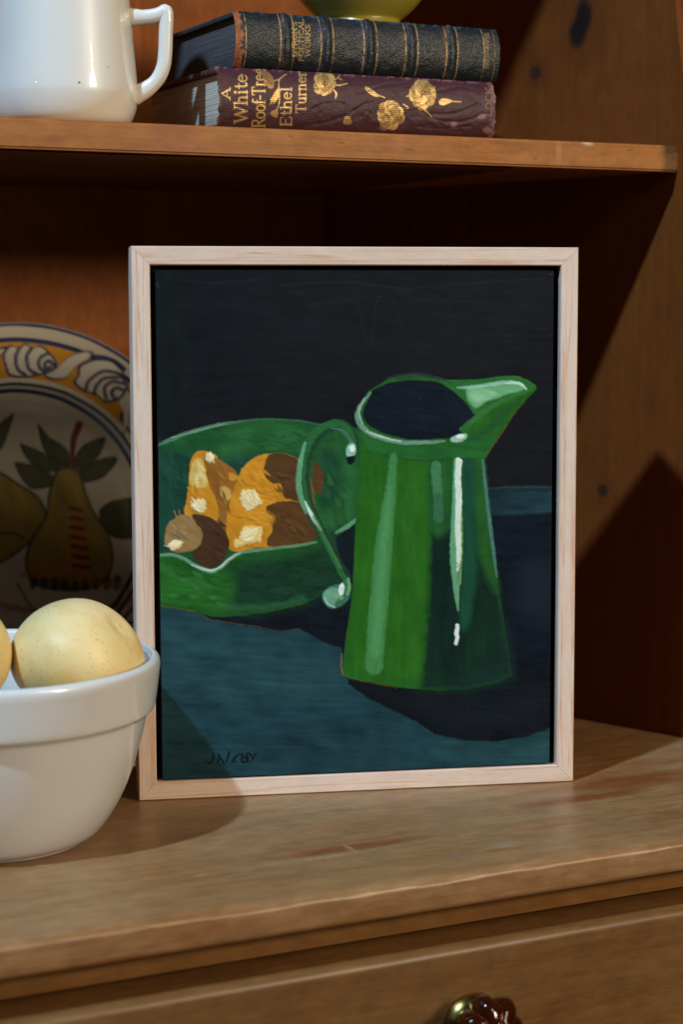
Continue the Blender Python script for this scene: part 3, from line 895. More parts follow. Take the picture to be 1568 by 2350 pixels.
# bowl rim lights
p.stroke([(362, 1022), (400, 1005), (440, 991), (500, 975), (560, 966)], [5, 10, 9, 8, 3], (92, 138, 110), 1.5, .85, 1.5, .7)
p.stroke([(395, 1004), (470, 984), (520, 972)], 3.5, (130, 172, 146), 1, .7, 1, .7)
p.stroke([(520, 971), (600, 962), (690, 966), (735, 975)], 4, (60, 108, 78), 1.5, .7, 1, .6)
p.stroke([(345, 1276), (395, 1273), (424, 1283), (452, 1300), (481, 1310), (505, 1303), (527, 1283), (556, 1267), (620, 1259), (680, 1252), (726, 1244)], [6, 7, 8, 9, 10, 9, 9, 8, 7, 7, 5], (104, 152, 120), 1.3, .95, 1, .4, .7)
p.stroke([(440, 1296), (480, 1309), (505, 1301), (528, 1281), (552, 1268)], [3, 5, 5, 4, 2], (190, 216, 196), 1, .85, 1, .5, .8)
p.stroke([(772, 1222), (798, 1208), (826, 1187)], [5, 12, 7], (96, 150, 116), 1.3, 1, 1, .4, .7)
p.poly([(768, 1234), (800, 1212), (828, 1188), (820, 1330), (806, 1400), (760, 1395), (790, 1320)], (20, 29, 36), 2, 2, False, ST(.3, .4))
# jug body
p.poly([(822, 985), (828, 1050), (820, 1130), (816, 1200), (812, 1300), (806, 1385), (796, 1450), (784, 1546), (800, 1556), (850, 1565), (910, 1576), (960, 1581), (1010, 1585), (1080, 1579), (1140, 1567), (1176, 1550),
        (1172, 1530), (1158, 1430), (1145, 1355), (1125, 1215), (1113, 1095), (1110, 1051), (1126, 1031), (1153, 991), (1178, 950), (1198, 928), (1231, 894), (1232, 886), (1194, 864), (1153, 863), (1093, 871), (1013, 872), (953, 860), (893, 868), (846, 898), (818, 942)],
       (38, 94, 32), 1.2, 1.2, False, ST(VV, .35), 1, .4)
# lower right of the body in shade, darker middle
p.poly([(985, 1130), (1060, 1130), (1100, 1270), (1145, 1345), (1180, 1552), (1080, 1582), (1000, 1586), (962, 1582), (974, 1480), (984, 1330)], (19, 42, 35), 11, 5, False, ST(VV, .35), .96)
p.poly([(1000, 1180), (1060, 1200), (1062, 1500), (1000, 1520), (990, 1300)], (17, 38, 33), 14, 4, True, ST(VV, .4), .8)
p.poly([(1062, 1050), (1092, 1050), (1098, 1250), (1080, 1420), (1056, 1430), (1062, 1250)], (26, 74, 54), 7, 3, True, ST(VV, .35), .95)
p.poly([(1090, 1052), (1110, 1055), (1128, 1240), (1144, 1350), (1128, 1350), (1100, 1260)], (38, 88, 40), 8, 3, True, ST(VV, .35), .9)
p.poly([(1150, 1400), (1178, 1550), (1080, 1580), (1010, 1584), (1090, 1545), (1140, 1500)], (24, 48, 46), 14, 3, True, ST(.1, .4), .6)
p.poly([(838, 1060), (880, 1058), (860, 1300), (842, 1530), (806, 1535), (816, 1400), (826, 1250)], (40, 102, 26), 10, 4, False, ST(VV, .35), .8)
p.poly([(912, 1060), (982, 1060), (984, 1300), (968, 1540), (960, 1552), (880, 1545), (892, 1300)], (42, 100, 28), 10, 4, False, ST(VV, .4), .8)
p.poly([(985, 1060), (1046, 1060), (1046, 1190), (1010, 1230), (984, 1200)], (34, 90, 42), 10, 4, True, ST(VV, .4), .9)
# collar
p.poly([(824, 985), (866, 1012), (925, 1024), (993, 1024), (1052, 1014), (1110, 985), (1150, 975), (1126, 1031), (1112, 1052), (1050, 1050), (960, 1056), (890, 1048), (840, 1030)], (36, 96, 44), 3, 2, False, ST(.1, .4), .95)
p.stroke([(880, 1045), (960, 1056), (1040, 1052)], 2, (26, 66, 40), .8, .7, 1, .5)
# inside of the mouth
p.poly([(846, 914), (862, 891), (913, 875), (977, 873), (1026, 887), (1065, 919), (1090, 947), (1070, 983), (1041, 1003), (977, 1008), (921, 1005), (865, 987), (834, 957)], (20, 28, 38), 1.6, 1.6, True, ST(.2, .4))
# spout
p.poly([(1010, 874), (1060, 873), (1100, 872), (1155, 864), (1194, 866), (1230, 889), (1190, 908), (1150, 925), (1115, 950), (1090, 950), (1066, 920), (1030, 890)], (44, 104, 48), 1.6, 1.6, True, ST(.2, .4), 1, .3)
p.poly([(1072, 893), (1110, 886), (1150, 880), (1190, 882), (1206, 893), (1170, 903), (1140, 914), (1120, 921), (1096, 936), (1086, 932), (1074, 918)], (104, 166, 118), 2.4, 2, True, ST(.3, .35), .95, .5)
p.poly([(1080, 900), (1120, 897), (1140, 904), (1120, 918), (1096, 926), (1082, 914)], (138, 190, 148), 5, 3, True, ST(.3, .3), .8, .2)
p.stroke([(1050, 890), (1090, 888), (1130, 882), (1170, 877), (1200, 886)], [3, 8, 9, 9, 5], (150, 200, 170), 1.6, .85, 1.2, .5, .6)
p.stroke([(1160, 880), (1190, 880), (1208, 892)], [4, 7, 4], (188, 222, 200), 1.2, .9, 1, .4, .6)
p.stroke([(1060, 985), (1100, 955), (1140, 928), (1190, 907), (1222, 895)], [12, 13, 11, 8, 4], (52, 116, 56), 2, .9, 1.2, .5, .3)
p.stroke([(1075, 1010), (1120, 985), (1160, 945), (1190, 922)], [10, 18, 14, 6], (36, 80, 48), 5, .8, 2, .5, .2)
p.stroke([(1112, 1050), (1130, 1025), (1156, 988), (1180, 950), (1202, 926)], 2.2, (130, 92, 50), .8, .6, 1, .9, .1)
# rim
p.stroke([(893, 868), (953, 860), (1005, 868), (1040, 880)], [6, 9, 7, 3], (42, 66, 62), 2, .8, 1.2, .5, .3)
p.stroke([(850, 902), (828, 930), (820, 955), (828, 976), (848, 993), (880, 1006), (925, 1015), (980, 1015), (1020, 1012)], [5, 9, 11, 12, 12, 11, 10, 9, 6], (112, 156, 136), 1.4, .9, 1.2, .5, .6)
p.stroke([(836, 915), (824, 945), (832, 972)], [3, 5, 4], (150, 186, 168), 1, .8, 1, .5, .5)
p.stroke([(842, 990), (876, 1003), (918, 1013)], [4, 6, 4], (176, 204, 188), 1, .85, 1, .5, .6)
p.poly([(1034, 1006), (1050, 998), (1070, 996), (1070, 1006), (1056, 1014), (1038, 1014)], (150, 198, 172), 1.6, 2, True, None, 1, .8)
p.poly([(1048, 1000), (1062, 998), (1064, 1005), (1052, 1008)], (226, 236, 230), 1.2, 1.5, True, None, 1, .9)
# long lights down the body
p.stroke([(903, 1048), (898, 1110), (888, 1190), (880, 1260), (873, 1350), (865, 1430), (859, 1528)], [16, 22, 32, 40, 42, 42, 40], (72, 138, 82), 3, .85, 2, .35, .4)
p.stroke([(895, 1120), (882, 1240), (872, 1360), (862, 1500)], [8, 18, 20, 18], (88, 154, 98), 5, .6, 2, .6, .3)
p.stroke([(1001, 1070), (1003, 1110), (1006, 1150), (1007, 1188)], [24, 23, 20, 22], (72, 132, 92), 2, .85, 1.4, .5, .5)
p.stroke([(1006, 1140), (1008, 1188)], [20, 22], (40, 82, 60), 3, .6, 1.4, .6, .2, smooth=False)
p.stroke([(1048, 1058), (1046, 1130), (1042, 1220), (1040, 1275), (1046, 1330), (1051, 1400)], [14, 14, 14, 14, 16, 4], (104, 168, 122), 1.8, .95, 1.4, .3, .6)
p.stroke([(1057, 1150), (1058, 1260), (1056, 1340)], [8, 8, 4], (124, 176, 110), 1.5, .8, 1.2, .4, .5)
p.stroke([(1053, 1058), (1051, 1100), (1053, 1150), (1051, 1210), (1053, 1270), (1050, 1308)], [15, 14, 15, 13, 12, 5], (214, 234, 220), 1.4, 1, 1.4, .25, 1.1)
p.stroke([(1046, 1290), (1052, 1294), (1047, 1302)], 1.6, (40, 50, 46), .6, .9, .6)
p.stroke([(1050, 1435), (1048, 1455), (1050, 1462), (1046, 1476)], [9, 10, 8, 8], (220, 234, 230), 1.2, 1, 1, .2, 1.)
p.stroke([(1108, 1056), (1114, 1110), (1122, 1180), (1131, 1250), (1140, 1322)], [6, 7, 8, 8, 4], (78, 128, 120), 1.4, .9, 1, .5, .5)
p.stroke([(786, 1546), (830, 1562), (910, 1577)], 2, (110, 86, 44), .8, .6, 1.5, .9, .1)
p.stroke([(784, 1500), (783, 1530), (787, 1546)], 3, (150, 104, 66), .8, .8, 1, .7, .2)
# handle
hc = [(810, 1052), (816, 1020), (806, 992), (782, 975), (752, 980), (724, 1002), (704, 1042), (697, 1092), (703, 1142), (719, 1184), (746, 1234), (771, 1284), (794, 1328)]
p.stroke(hc, [14, 18, 22, 25, 26, 28, 27, 26, 25, 24, 23, 22, 24], (30, 68, 46), 1.5, 1, 1.2, 0, .6)
p.stroke([(q[0] - 4, q[1] - 3) for q in hc], [8, 10, 13, 15, 16, 18, 17, 16, 15, 14, 14, 13, 14], (44, 104, 56), 2, .95, 1.2, .4, .5)
p.stroke([(700, 1016), (690, 1058), (685, 1105), (690, 1140), (702, 1176)], [6, 11, 12, 12, 6], (104, 164, 124), 1.4, .95, 1, .4, .7)
p.stroke([(700, 1150), (714, 1180), (736, 1216)], [3, 8, 4], (214, 230, 222), 1.1, .95, 1, .3, .9)
p.stroke([(762, 982), (788, 990), (804, 1012), (810, 1036)], [4, 7, 8, 7], (76, 124, 100), 1.5, .9, 1, .5, .5)
p.stroke([(720, 1185), (750, 1240), (780, 1300)], [8, 10, 9], (66, 120, 74), 2, .8, 1, .5, .4)
p.stroke([(742, 1215), (772, 1270), (800, 1325)], [5, 6, 6], (22, 44, 40), 1.5, .8, 1, .3, .2)
p.poly([(798, 1022), (812, 1018), (818, 1034), (810, 1046), (796, 1046)], (142, 190, 166), 1.4, 2, True, None, 1, .7)
p.poly([(802, 1026), (810, 1022), (814, 1032), (806, 1038)], (238, 242, 238), 1.1, 1.2, True, None, 1, .9)
p.poly([(797, 1048), (814, 1046), (812, 1060), (804, 1067), (797, 1060)], (16, 28, 30), 1.4, 1.4, True)
p.poly([(739, 1366), (748, 1352), (768, 1342), (784, 1342), (792, 1330), (804, 1336), (804, 1364), (794, 1382), (772, 1394), (754, 1394), (744, 1382)], (58, 112, 88), 1.6, 2, True, ST(.5, .5), 1, .6)
p.poly([(742, 1364), (756, 1350), (774, 1350), (776, 1372), (762, 1390), (748, 1384)], (108, 156, 136), 2.2, 2.4, True, ST(.5, .4), .9, .6)
p.stroke([(746, 1372), (752, 1386), (768, 1393)], 4, (168, 204, 190), 1.2, .9, 1, .4, .6)
p.poly([(776, 1352), (784, 1338), (790, 1344), (788, 1362), (780, 1366)], (218, 230, 222), 1.4, 2, True, None, 1, .9)
p.stroke([(799, 1328), (802, 1346), (797, 1364)], [6, 7, 5], (112, 170, 112), 1.4, .95, 1, .3, .6)
p.stroke([(770, 1366), (784, 1372)], 8, (116, 176, 108), 2, .9, 1, .3, .5, smooth=False)
# signature
for q, wd in (([(490.5, 1729), (489, 1740), (485, 1748), (479, 1750), (470, 1745)], [4.5, 5, 5, 4, 2]), ([(499, 1749), (503, 1736), (502, 1730), (508, 1740), (514, 1751)], 4.6), ([(526, 1725), (523, 1738), (519, 1749)], [5, 5, 3]),
              ([(549, 1730), (540, 1737), (535, 1744), (536, 1748), (545, 1746)], [4.5, 5.5, 6, 5, 3]), ([(556, 1730), (556, 1747), (566, 1747), (569, 1739), (560, 1737)], 6), ([(566, 1729), (568, 1746)], 5), ([(571, 1727), (580, 1738)], 4.5), ([(588, 1728), (582, 1738), (573, 1752)], [4, 3.5, 2.5])):
    p.stroke(q, wd, (17, 20, 22), 1.2, .95, .8, .3, .2)
# specks of bare ground and dust
for k in range(34):
    x0 = 370 + _rs.rand() * 890; y0 = 640 + _rs.rand() * 1100
    p.stroke([(x0, y0), (x0 + 1, y0 + 1)], 1.3 + _rs.rand() * .8, (84, 82, 80), .6, .4, 0, 0, .2, smooth=False)
for q in (((361, 648), (362, 660)), ((1262, 630), (1272, 628)), ((1225, 1713), (1255, 1716)), ((540, 1735 - 45), (556, 1690))):
    p.stroke(q, 3, (84, 78, 60), 1.5, .4, 1.5, .9, .3, smooth=False)
GAIN = 1.04
hn = fbm(X * .25, Y * .25, 3) - .5
PL[:, 1] -= np.clip(p.h, -.6, 2.4) * .00026 + hn * .00004
grid_obj('paint_layer', PL, nu, nv, p.c * GAIN, M['paint'], pb)

# ------------------------------------------------------------------ mixing bowl and pears
bowl_c = (-.0818, -.0283, 0)
bo = [(0, .0004), (.040, .0004), (.0445, .0008), (.0478, .0025), (.0512, .0055), (.0563, .0125), (.0612, .0215), (.0658, .0335), (.0698, .0465), (.0722, .0565), (.0733, .0592), (.0752, .0606), (.0763, .0622), (.0772, .068), (.0783, .0765),
      (.0788, .0805), (.0786, .0832), (.0775, .0847), (.0758, .0850), (.0743, .0840), (.0735, .0815), (.0722, .072), (.0695, .055), (.064, .035), (.055, .017), (.042, .0075), (.02, .0055), (0, .005)]
bp = spline(bo, 4)
bowl = lathe('mixing_bowl', [(max(r_, 0), z_) for r_, z_ in bp], M['bowl'], None, 160)
bowl.location = bowl_c
tag(bowl, 'white ceramic mixing bowl with a thick banded rim holding pears, beside the frame', 'bowl')


def pear(loc, r, rot, seed, squash, label, flat=.87):
    rr = random.Random(seed)
    pr = []
    N = 60
    for k in range(N + 1):
        a_ = -math.pi / 2 + math.pi * k / N
        x = r * math.cos(a_); z = r * squash * math.sin(a_)
        if a_ > 0: x *= 1 - .10 * (a_ / (math.pi / 2)) ** 2
        x += 0
        d = max(0, 1 - (x / (r * .30)) ** 2)
        if a_ > 0: z -= r * .16 * math.sin(a_) ** 4
        if a_ > .8: z -= r * .05 * d ** 1.2
        if a_ < -.8: z += r * .10 * d ** 1.5
        pr.append((max(x, 0), z))
    ph = [rr.random() * 6.28 for _ in range(4)]

    RM = Vector(rot).to_track_quat('Z', 'Y').to_matrix()

    def fn(p, a):
        k = 1 + .018 * math.sin(2 * a + ph[0]) + .012 * math.sin(3 * a + ph[1]) + .008 * math.sin(5 * a + ph[2]) * max(0, p[2] / r)
        q = RM @ Vector((p[0] * k, p[1] * k, p[2] * (1 + .02 * math.sin(a + ph[3]))))
        return (q.x, q.y, q.z * flat)
    o = lathe('pear', pr, M['pear'], None, 96, fn)
    o.location = loc
    tag(o, label, 'pear', 'pears in the mixing bowl')
    ca = lathe('calyx', [(0, -.0005), (.0012, -.0004), (.0017, .0001), (.0014, .0004), (.0007, .0002), (0, .0001)], M['stalk'], o, 16)
    q = RM @ Vector((0, 0, r * squash - r * .290))
    ca.location = (q.x, q.y, q.z * flat)
    ca.rotation_euler = RM.to_euler()
    return o


M['stalk'] = plain('pear_calyx', (.30, .20, .08), .7, .4, 600)
pear((-.0448, -.0478, .0856), .0322, (.60, -.40, .62), 4, .98, 'whole yellow pear with a dimple, nearest the frame in the white bowl')
pear((-.1110, -.0410, .0900), .0346, (-.2, .3, .9), 9, .97, 'yellow pear cut off by the left edge, in front of the dimpled pear')

# ------------------------------------------------------------------ patterned plate
PLM = .12
ply = Vector((0, math.sin(PLM), math.cos(PLM)))     # up along the plate
pln = Vector((0, -math.cos(PLM), math.sin(PLM)))    # out of its face
PR = .1185
pc = Vector((.0073, .204, .0008)) + ply * (PR + .0002)
plate = empty('patterned_plate', pc)
tag(plate, 'large plate painted with pears and a yellow scrolled rim, behind the frame', 'plate')


def plate_h(r):
    """height of the face above the rim plane (towards the viewer positive)"""
    r = r / PR
    return np.interp(r, [0, .60, .655, .70, .98, 1.0], [-.0165, -.0155, -.0130, -.0085, -.0005, 0])


nr, na = 150, 560
rr_, aa_ = np.meshgrid(np.concatenate([np.linspace(0.0005, PR * .64, 70), np.linspace(PR * .645, PR, 80)]), np.linspace(0, 2 * math.pi, na))
lx = (rr_ * np.cos(aa_)).ravel(); lz = (rr_ * np.sin(aa_)).ravel(); lh = plate_h(rr_.ravel())
ppos = np.outer(lx, (1, 0, 0)) + np.outer(lz, ply) + np.outer(lh, pln)
X, Y = projV(ppos + np.array(pc))
p = Paint(X, Y, (206, 198, 178))
rad = rr_.ravel() / PR
WH, BL, YE = (224, 218, 202), (26, 40, 98), (220, 156, 24)


def ring(a, b, col, soft=.004):
    n_ = (fbm(np.cos(aa_.ravel()) * 6 + 9, np.sin(aa_.ravel()) * 6 + 9, 3) - .5) * .006
    k = np.clip((rad + n_ - a) / soft + .5, 0, 1) * np.clip((b - rad - n_) / soft + .5, 0, 1)
    p.c = p.c * (1 - k)[:, None] + lin(col) * k[:, None]


ring(.985, 1.2, BL); ring(.905, .93, BL); ring(.725, .905, YE); ring(.69, .705, BL); ring(.655, .675, BL); ring(.705, .728, WH)
# scrolls on the rim: the first two are drawn where the photo shows them, the rest are turned copies
lobes = [(22, 860, 34, 30, -.2)]


def scroll(mapf, sc_):
    """white curled shell with blue outlines; built around local axes: s along the rim, q outward (in rim units)"""
    body = [(-1.0, -.30), (-.92, .35), (-.62, .62), (-.38, .48), (-.22, .60), (.02, .50), (.16, .55), (.42, .30), (.55, -.10), (.38, -.42), (.0, -.58), (-.55, -.62), (-.9, -.55)]
    tail = [(.2, -.50), (.6, -.42), (.95, .05), (1.35, .48), (1.75, .58), (1.55, .30), (1.35, -.10), (1.05, -.50), (.7, -.68), (.35, -.66)]
    for sh in (tail, body):
        p.poly([mapf(a, b) for a, b in sh], BL, 1.5, .8, True)
        c_ = np.mean(np.array(sh), 0)
        p.poly([mapf(c_[0] + (a - c_[0]) * .86, c_[1] + (b - c_[1]) * .86) for a, b in sh], WH, 1.5, .8, True)
    for off in (0, .24, .46):
        p.stroke([mapf(-.45 + off * 1.2, .45 - off * .2), mapf(-.55 + off * 1.2, .1), mapf(-.42 + off * 1.1, -.3), mapf(-.05 + off * .7, -.52)], sc_ * .075, BL, 1.2, .95, .5)
    p.stroke([mapf(.40, .10), mapf(.30, -.25), mapf(.02, -.28), mapf(.05, .0), mapf(.22, .04)], sc_ * .07, BL, 1.2, .95, .5)


def rim_map(a0, rmid, half, width):
    def mf(s_, q_):
        a = a0 - s_ * half / (rmid * PR)
        r_ = (rmid + q_ * width) * PR
        P_ = np.array(pc) + r_ * math.cos(a) * np.array((1, 0, 0)) + r_ * math.sin(a) * np.array(ply) + float(plate_h(np.array(r_))) * np.array(pln)
        x, y = projV(P_)
        return (float(x[0]), float(y[0]))
    return mf


n_s = 13
for k in range(2, n_s):
    a0 = math.radians(86.8) - 2 * math.pi * k / n_s
    scroll(rim_map(a0, .815, .0215, .125), 90)


def hand(sh, grow=0.0):
    c_ = np.mean(np.array(sh), 0)
    p.poly(sh, BL, 1.5, .8, True)
    p.poly([(c_[0] + (a - c_[0]) * .90, c_[1] + (b - c_[1]) * .88) for a, b in sh], WH, 1.5, .8, True)


hand([(100, 862), (129, 846), (152, 822), (180, 808), (212, 806), (206, 820), (174, 842), (154, 866), (125, 872)])
hand([(6, 812), (22, 792), (42, 798), (58, 788), (75, 798), (92, 792), (112, 806), (131, 832), (126, 848), (105, 858), (60, 867), (22, 863), (10, 838)])
for q in ([(44, 800), (36, 820), (40, 846), (58, 860)], [(72, 800), (62, 818), (66, 846), (84, 858)], [(108, 812), (92, 822), (90, 842), (104, 852)], [(124, 838), (112, 828), (102, 836), (108, 846), (116, 842)]):
    p.stroke(q, 8, BL, 1.4, .95, .6)
hand([(278, 880), (300, 900), (302, 940), (292, 980), (282, 1000), (284, 950), (272, 920)])
hand([(181, 838), (218, 822), (258, 826), (284, 850), (276, 862), (291, 878), (291, 898), (274, 917), (242, 925), (219, 906), (190, 897), (168, 877), (178, 860)])
for q in ([(276, 858), (238, 852), (206, 872), (196, 896)], [(270, 866), (240, 868), (222, 884), (216, 904)], [(284, 880), (258, 876), (240, 890), (244, 914)], [(284, 896), (268, 890), (256, 900), (262, 912)]):
    p.stroke(q, 8, BL, 1.4, .95, .6)
p.poly([(205, 812), (240, 816), (268, 826), (290, 846), (280, 852), (258, 832), (225, 820)], BL, 1.5, .8, True)
# fruit in the middle
LEAF, PEARC, DK = (72, 76, 44), (150, 128, 48), (38, 34, 26)
def outlined(pts, col, wd=6, st=None):
    p.poly(pts, col, 2.5, 2, True, st)
    p.stroke(list(pts) + [pts[0]], wd, DK, 2, .9, 1)
for lf in ([(88, 975), (112, 1004), (150, 1030), (160, 1068), (130, 1062), (102, 1030)], [(48, 1020), (90, 1036), (130, 1060), (140, 1080), (90, 1075), (62, 1050)], [(35, 1062), (80, 1070), (118, 1090), (120, 1112), (75, 1120), (50, 1095)],
           [(168, 1065), (190, 1025), (232, 1006), (240, 1010), (225, 1045), (190, 1072)], [(180, 1080), (225, 1056), (268, 1052), (240, 1090), (205, 1104), (178, 1100)], [(30, 950), (18, 990), (0, 1030), (-30, 1040), (-10, 985)],
           [(-60, 1000), (-90, 1030), (-120, 1090), (-90, 1090), (-60, 1050)], [(230, 1170), (262, 1150), (320, 1150), (330, 1220), (280, 1235), (240, 1215)]):
    outlined(lf, LEAF, 5, ST(.7, .5))
outlined([(-40, 1080), (0, 1085), (40, 1110), (85, 1140), (105, 1180), (98, 1220), (60, 1250), (0, 1290), (-80, 1300), (-120, 1220), (-90, 1120)], PEARC, 6, ST(1.2, .5))
p.stroke([(0, 1225), (35, 1225), (70, 1250), (80, 1300)], 5, DK, 2, .8)
outlined([(130, 1080), (160, 1072), (182, 1085), (196, 1130), (215, 1175), (245, 1220), (258, 1275), (245, 1325), (200, 1350), (130, 1352), (75, 1335), (60, 1290), (72, 1240), (105, 1185), (114, 1130)], PEARC, 6, ST(1.3, .5))
p.poly([(166, 1170), (182, 1166), (196, 1230), (200, 1300), (150, 1310), (158, 1250)], (190, 116, 40), 5, 3, True)
for k in range(7): p.stroke([(160 + k * 1.5, 1165 + k * 22), (186 + k * 3, 1170 + k * 22)], 9, DK, 3, .85, 2)
p.stroke([(168, 1072), (166, 1040), (170, 1005), (182, 975)], [9, 12, 15, 18], (120, 34, 20), 2, 1, 1)
for k in range(9): p.poly([(68 + k * 24, 1335 - abs(k - 4) * 3), (84 + k * 24, 1332 - abs(k - 4) * 3), (86 + k * 24, 1352 - abs(k - 4) * 3), (72 + k * 24, 1354)], DK, 3, 3, True, None, .9)
p.stroke([(50, 1318), (130, 1318), (200, 1330), (280, 1345)], 16, (186, 110, 36), 6, .6, 3)
p.stroke([(-60, 1370), (60, 1400), (200, 1405), (320, 1370)], 14, (150, 96, 40), 6, .7, 3)
p.stroke([(40, 1340), (80, 1400), (140, 1430)], 6, DK, 2, .7, 1); p.stroke([(260, 1430), (300, 1360)], 6, DK, 2, .7, 1)
PG = .92
grid_obj('plate_face', ppos, rr_.shape[1], rr_.shape[0], p.c * PG, M['plate'], plate)
bprof = [(PR, 0), (PR + .0012, -.0015), (PR - .001, -.004), (PR * .75, -.0125), (PR * .62, -.0195), (PR * .55, -.0225), (PR * .5, -.0225), (PR * .48, -.0195), (0, -.0195)]
pbk = lathe('plate_back', [(r_, z_) for r_, z_ in bprof], M['bowl'], plate, 120)
pbk.rotation_euler = (math.pi / 2 - PLM, 0, 0)

# ------------------------------------------------------------------ white jug on the shelf
jc = projV([0, 0, 0])
JX, JY, JZ = -.0153, .056, SZ1 + .0003
jug = empty('white_jug', (JX, JY, JZ))
tag(jug, 'white glazed jug with an angular handle, on the shelf beside the books', 'jug')
jp = spline([(0, .0002), (.025, .0002), (.0300, .0012), (.0338, .0040), (.0362, .0090), (.0375, .0150), (.0376, .0200), (.0366, .032), (.03555, .045), (.0345, .058), (.0334, .071), (.0324, .083), (.0326, .094), (.0345, .102), (.0352, .1045), (.0343, .1055), (.0325, .1035),
             (.0305, .094), (.0300, .084), (.0305, .070), (.0325, .045), (.0345, .02), (.030, .006), (0, .004)], 4)
lathe('body', [(max(r_, 0), z_) for r_, z_ in jp], M['jug'], jug, 128)
hd = Vector((.9016, -.4326, 0)).normalized()
hp = spline([(.0300, .0560), (.0390, .0556), (.0460, .0562), (.0500, .0574), (.0522, .0584), (.0525, .0545), (.0521, .0480), (.0517, .0390), (.0506, .0312), (.0475, .0250), (.0425, .0205), (.0350, .0165)], 6)
hw = []
for k in range(len(hp)):
    s_ = k / (len(hp) - 1)
    hw.append((.0036 + .0016 * max(0, 1 - s_ * 9) + .0014 * max(0, s_ * 7 - 6) , .0042 + .0022 * max(0, 1 - s_ * 9) + .001 * max(0, s_ * 7 - 6)))
v = []; f = []
SEG = 20
side = Vector((-hd.y, hd.x, 0))
for k, (a_, z_) in enumerate(hp):
    q0 = hp[max(k - 1, 0)]; q1 = hp[min(k + 1, len(hp) - 1)]
    tg = Vector((q1[0] - q0[0], q1[1] - q0[1])).normalized()
    nn = Vector((tg.y, -tg.x))
    for s_ in range(SEG):
        an = 2 * math.pi * s_ / SEG
        c_, d_ = math.cos(an), math.sin(an)
        c_ = math.copysign(abs(c_) ** .8, c_); d_ = math.copysign(abs(d_) ** .8, d_)
        P_ = hd * (a_ + nn.x * hw[k][0] * c_) + Vector((0, 0, z_ + nn.y * hw[k][0] * c_)) + side * (hw[k][1] * d_)
        v.append(tuple(P_))
for k in range(len(hp) - 1):
    for s_ in range(SEG):
        t_ = (s_ + 1) % SEG
        f.append((k * SEG + s_, (k + 1) * SEG + s_, (k + 1) * SEG + t_, k * SEG + t_))
f.append(tuple(range(SEG))); f.append(tuple((len(hp) - 1) * SEG + s_ for s_ in range(SEG)))
pyd('handle', v, f, M['jug'], jug, True)

# ------------------------------------------------------------------ books
GOLD = (184, 150, 92)


def book(name, x0, x1, yf, z0, z1, depth, bulge, bmat, pmat, smat, paint, relief, label, overhang=.002, rz=0.0, boards=.0028):
    L = x1 - x0; Hh = z1 - z0
    root = empty(name, (x0, yf, z0), (0, 0, rz))
    tag(root, label, 'book', 'old books stacked on the shelf')
    bpy.context.view_layer.update()
    mw = np.array(Matrix.Translation((x0, yf, z0)) @ Matrix.Rotation(rz, 4, 'Z'))
    # spine: a gently rounded sheet wrapping over both edges
    nu_, nv_ = 760, 124
    u_, v_ = np.meshgrid(np.linspace(0, 1, nu_), np.linspace(-1.0, 1.0, nv_))
    u_ = u_.ravel(); v_ = v_.ravel()
    ang = v_ * 1.32
    zz = Hh / 2 - (np.sin(ang) / math.sin(1.32)) * Hh / 2
    yy = bulge * (1 - (np.cos(ang) - math.cos(1.32)) / (1 - math.cos(1.32)))
    P_ = np.column_stack([u_ * L, yy, zz])
    X, Y = projV(P_ @ mw[:3, :3].T + mw[:3, 3])
    pt = Paint(X, Y, (40, 40, 40))
    paint(pt, u_, v_)
    rel = relief(pt, u_, v_)
    dirv = np.column_stack([np.zeros_like(v_), -np.cos(ang), -np.sin(ang)])
    P_ = P_ + dirv * rel[:, None]
    if hasattr(pt, 'dx'): P_[:, 0] += pt.dx
    grid_obj('spine', P_, nu_, nv_, pt.c, smat, root, pt.m)
    box('cover_board', (.0006, bulge * .9, Hh - boards), (L - .0006, depth, Hh - .00015), bmat, root, .0009)
    box('cover_board', (.0006, bulge * .9, .00015), (L - .0006, depth, boards), bmat, root, .0009)
    box('page_block', (overhang, bulge * .55, boards + .0001), (L - overhang, depth - .003, Hh - boards - .0001), pmat, root, .0004)
    return root


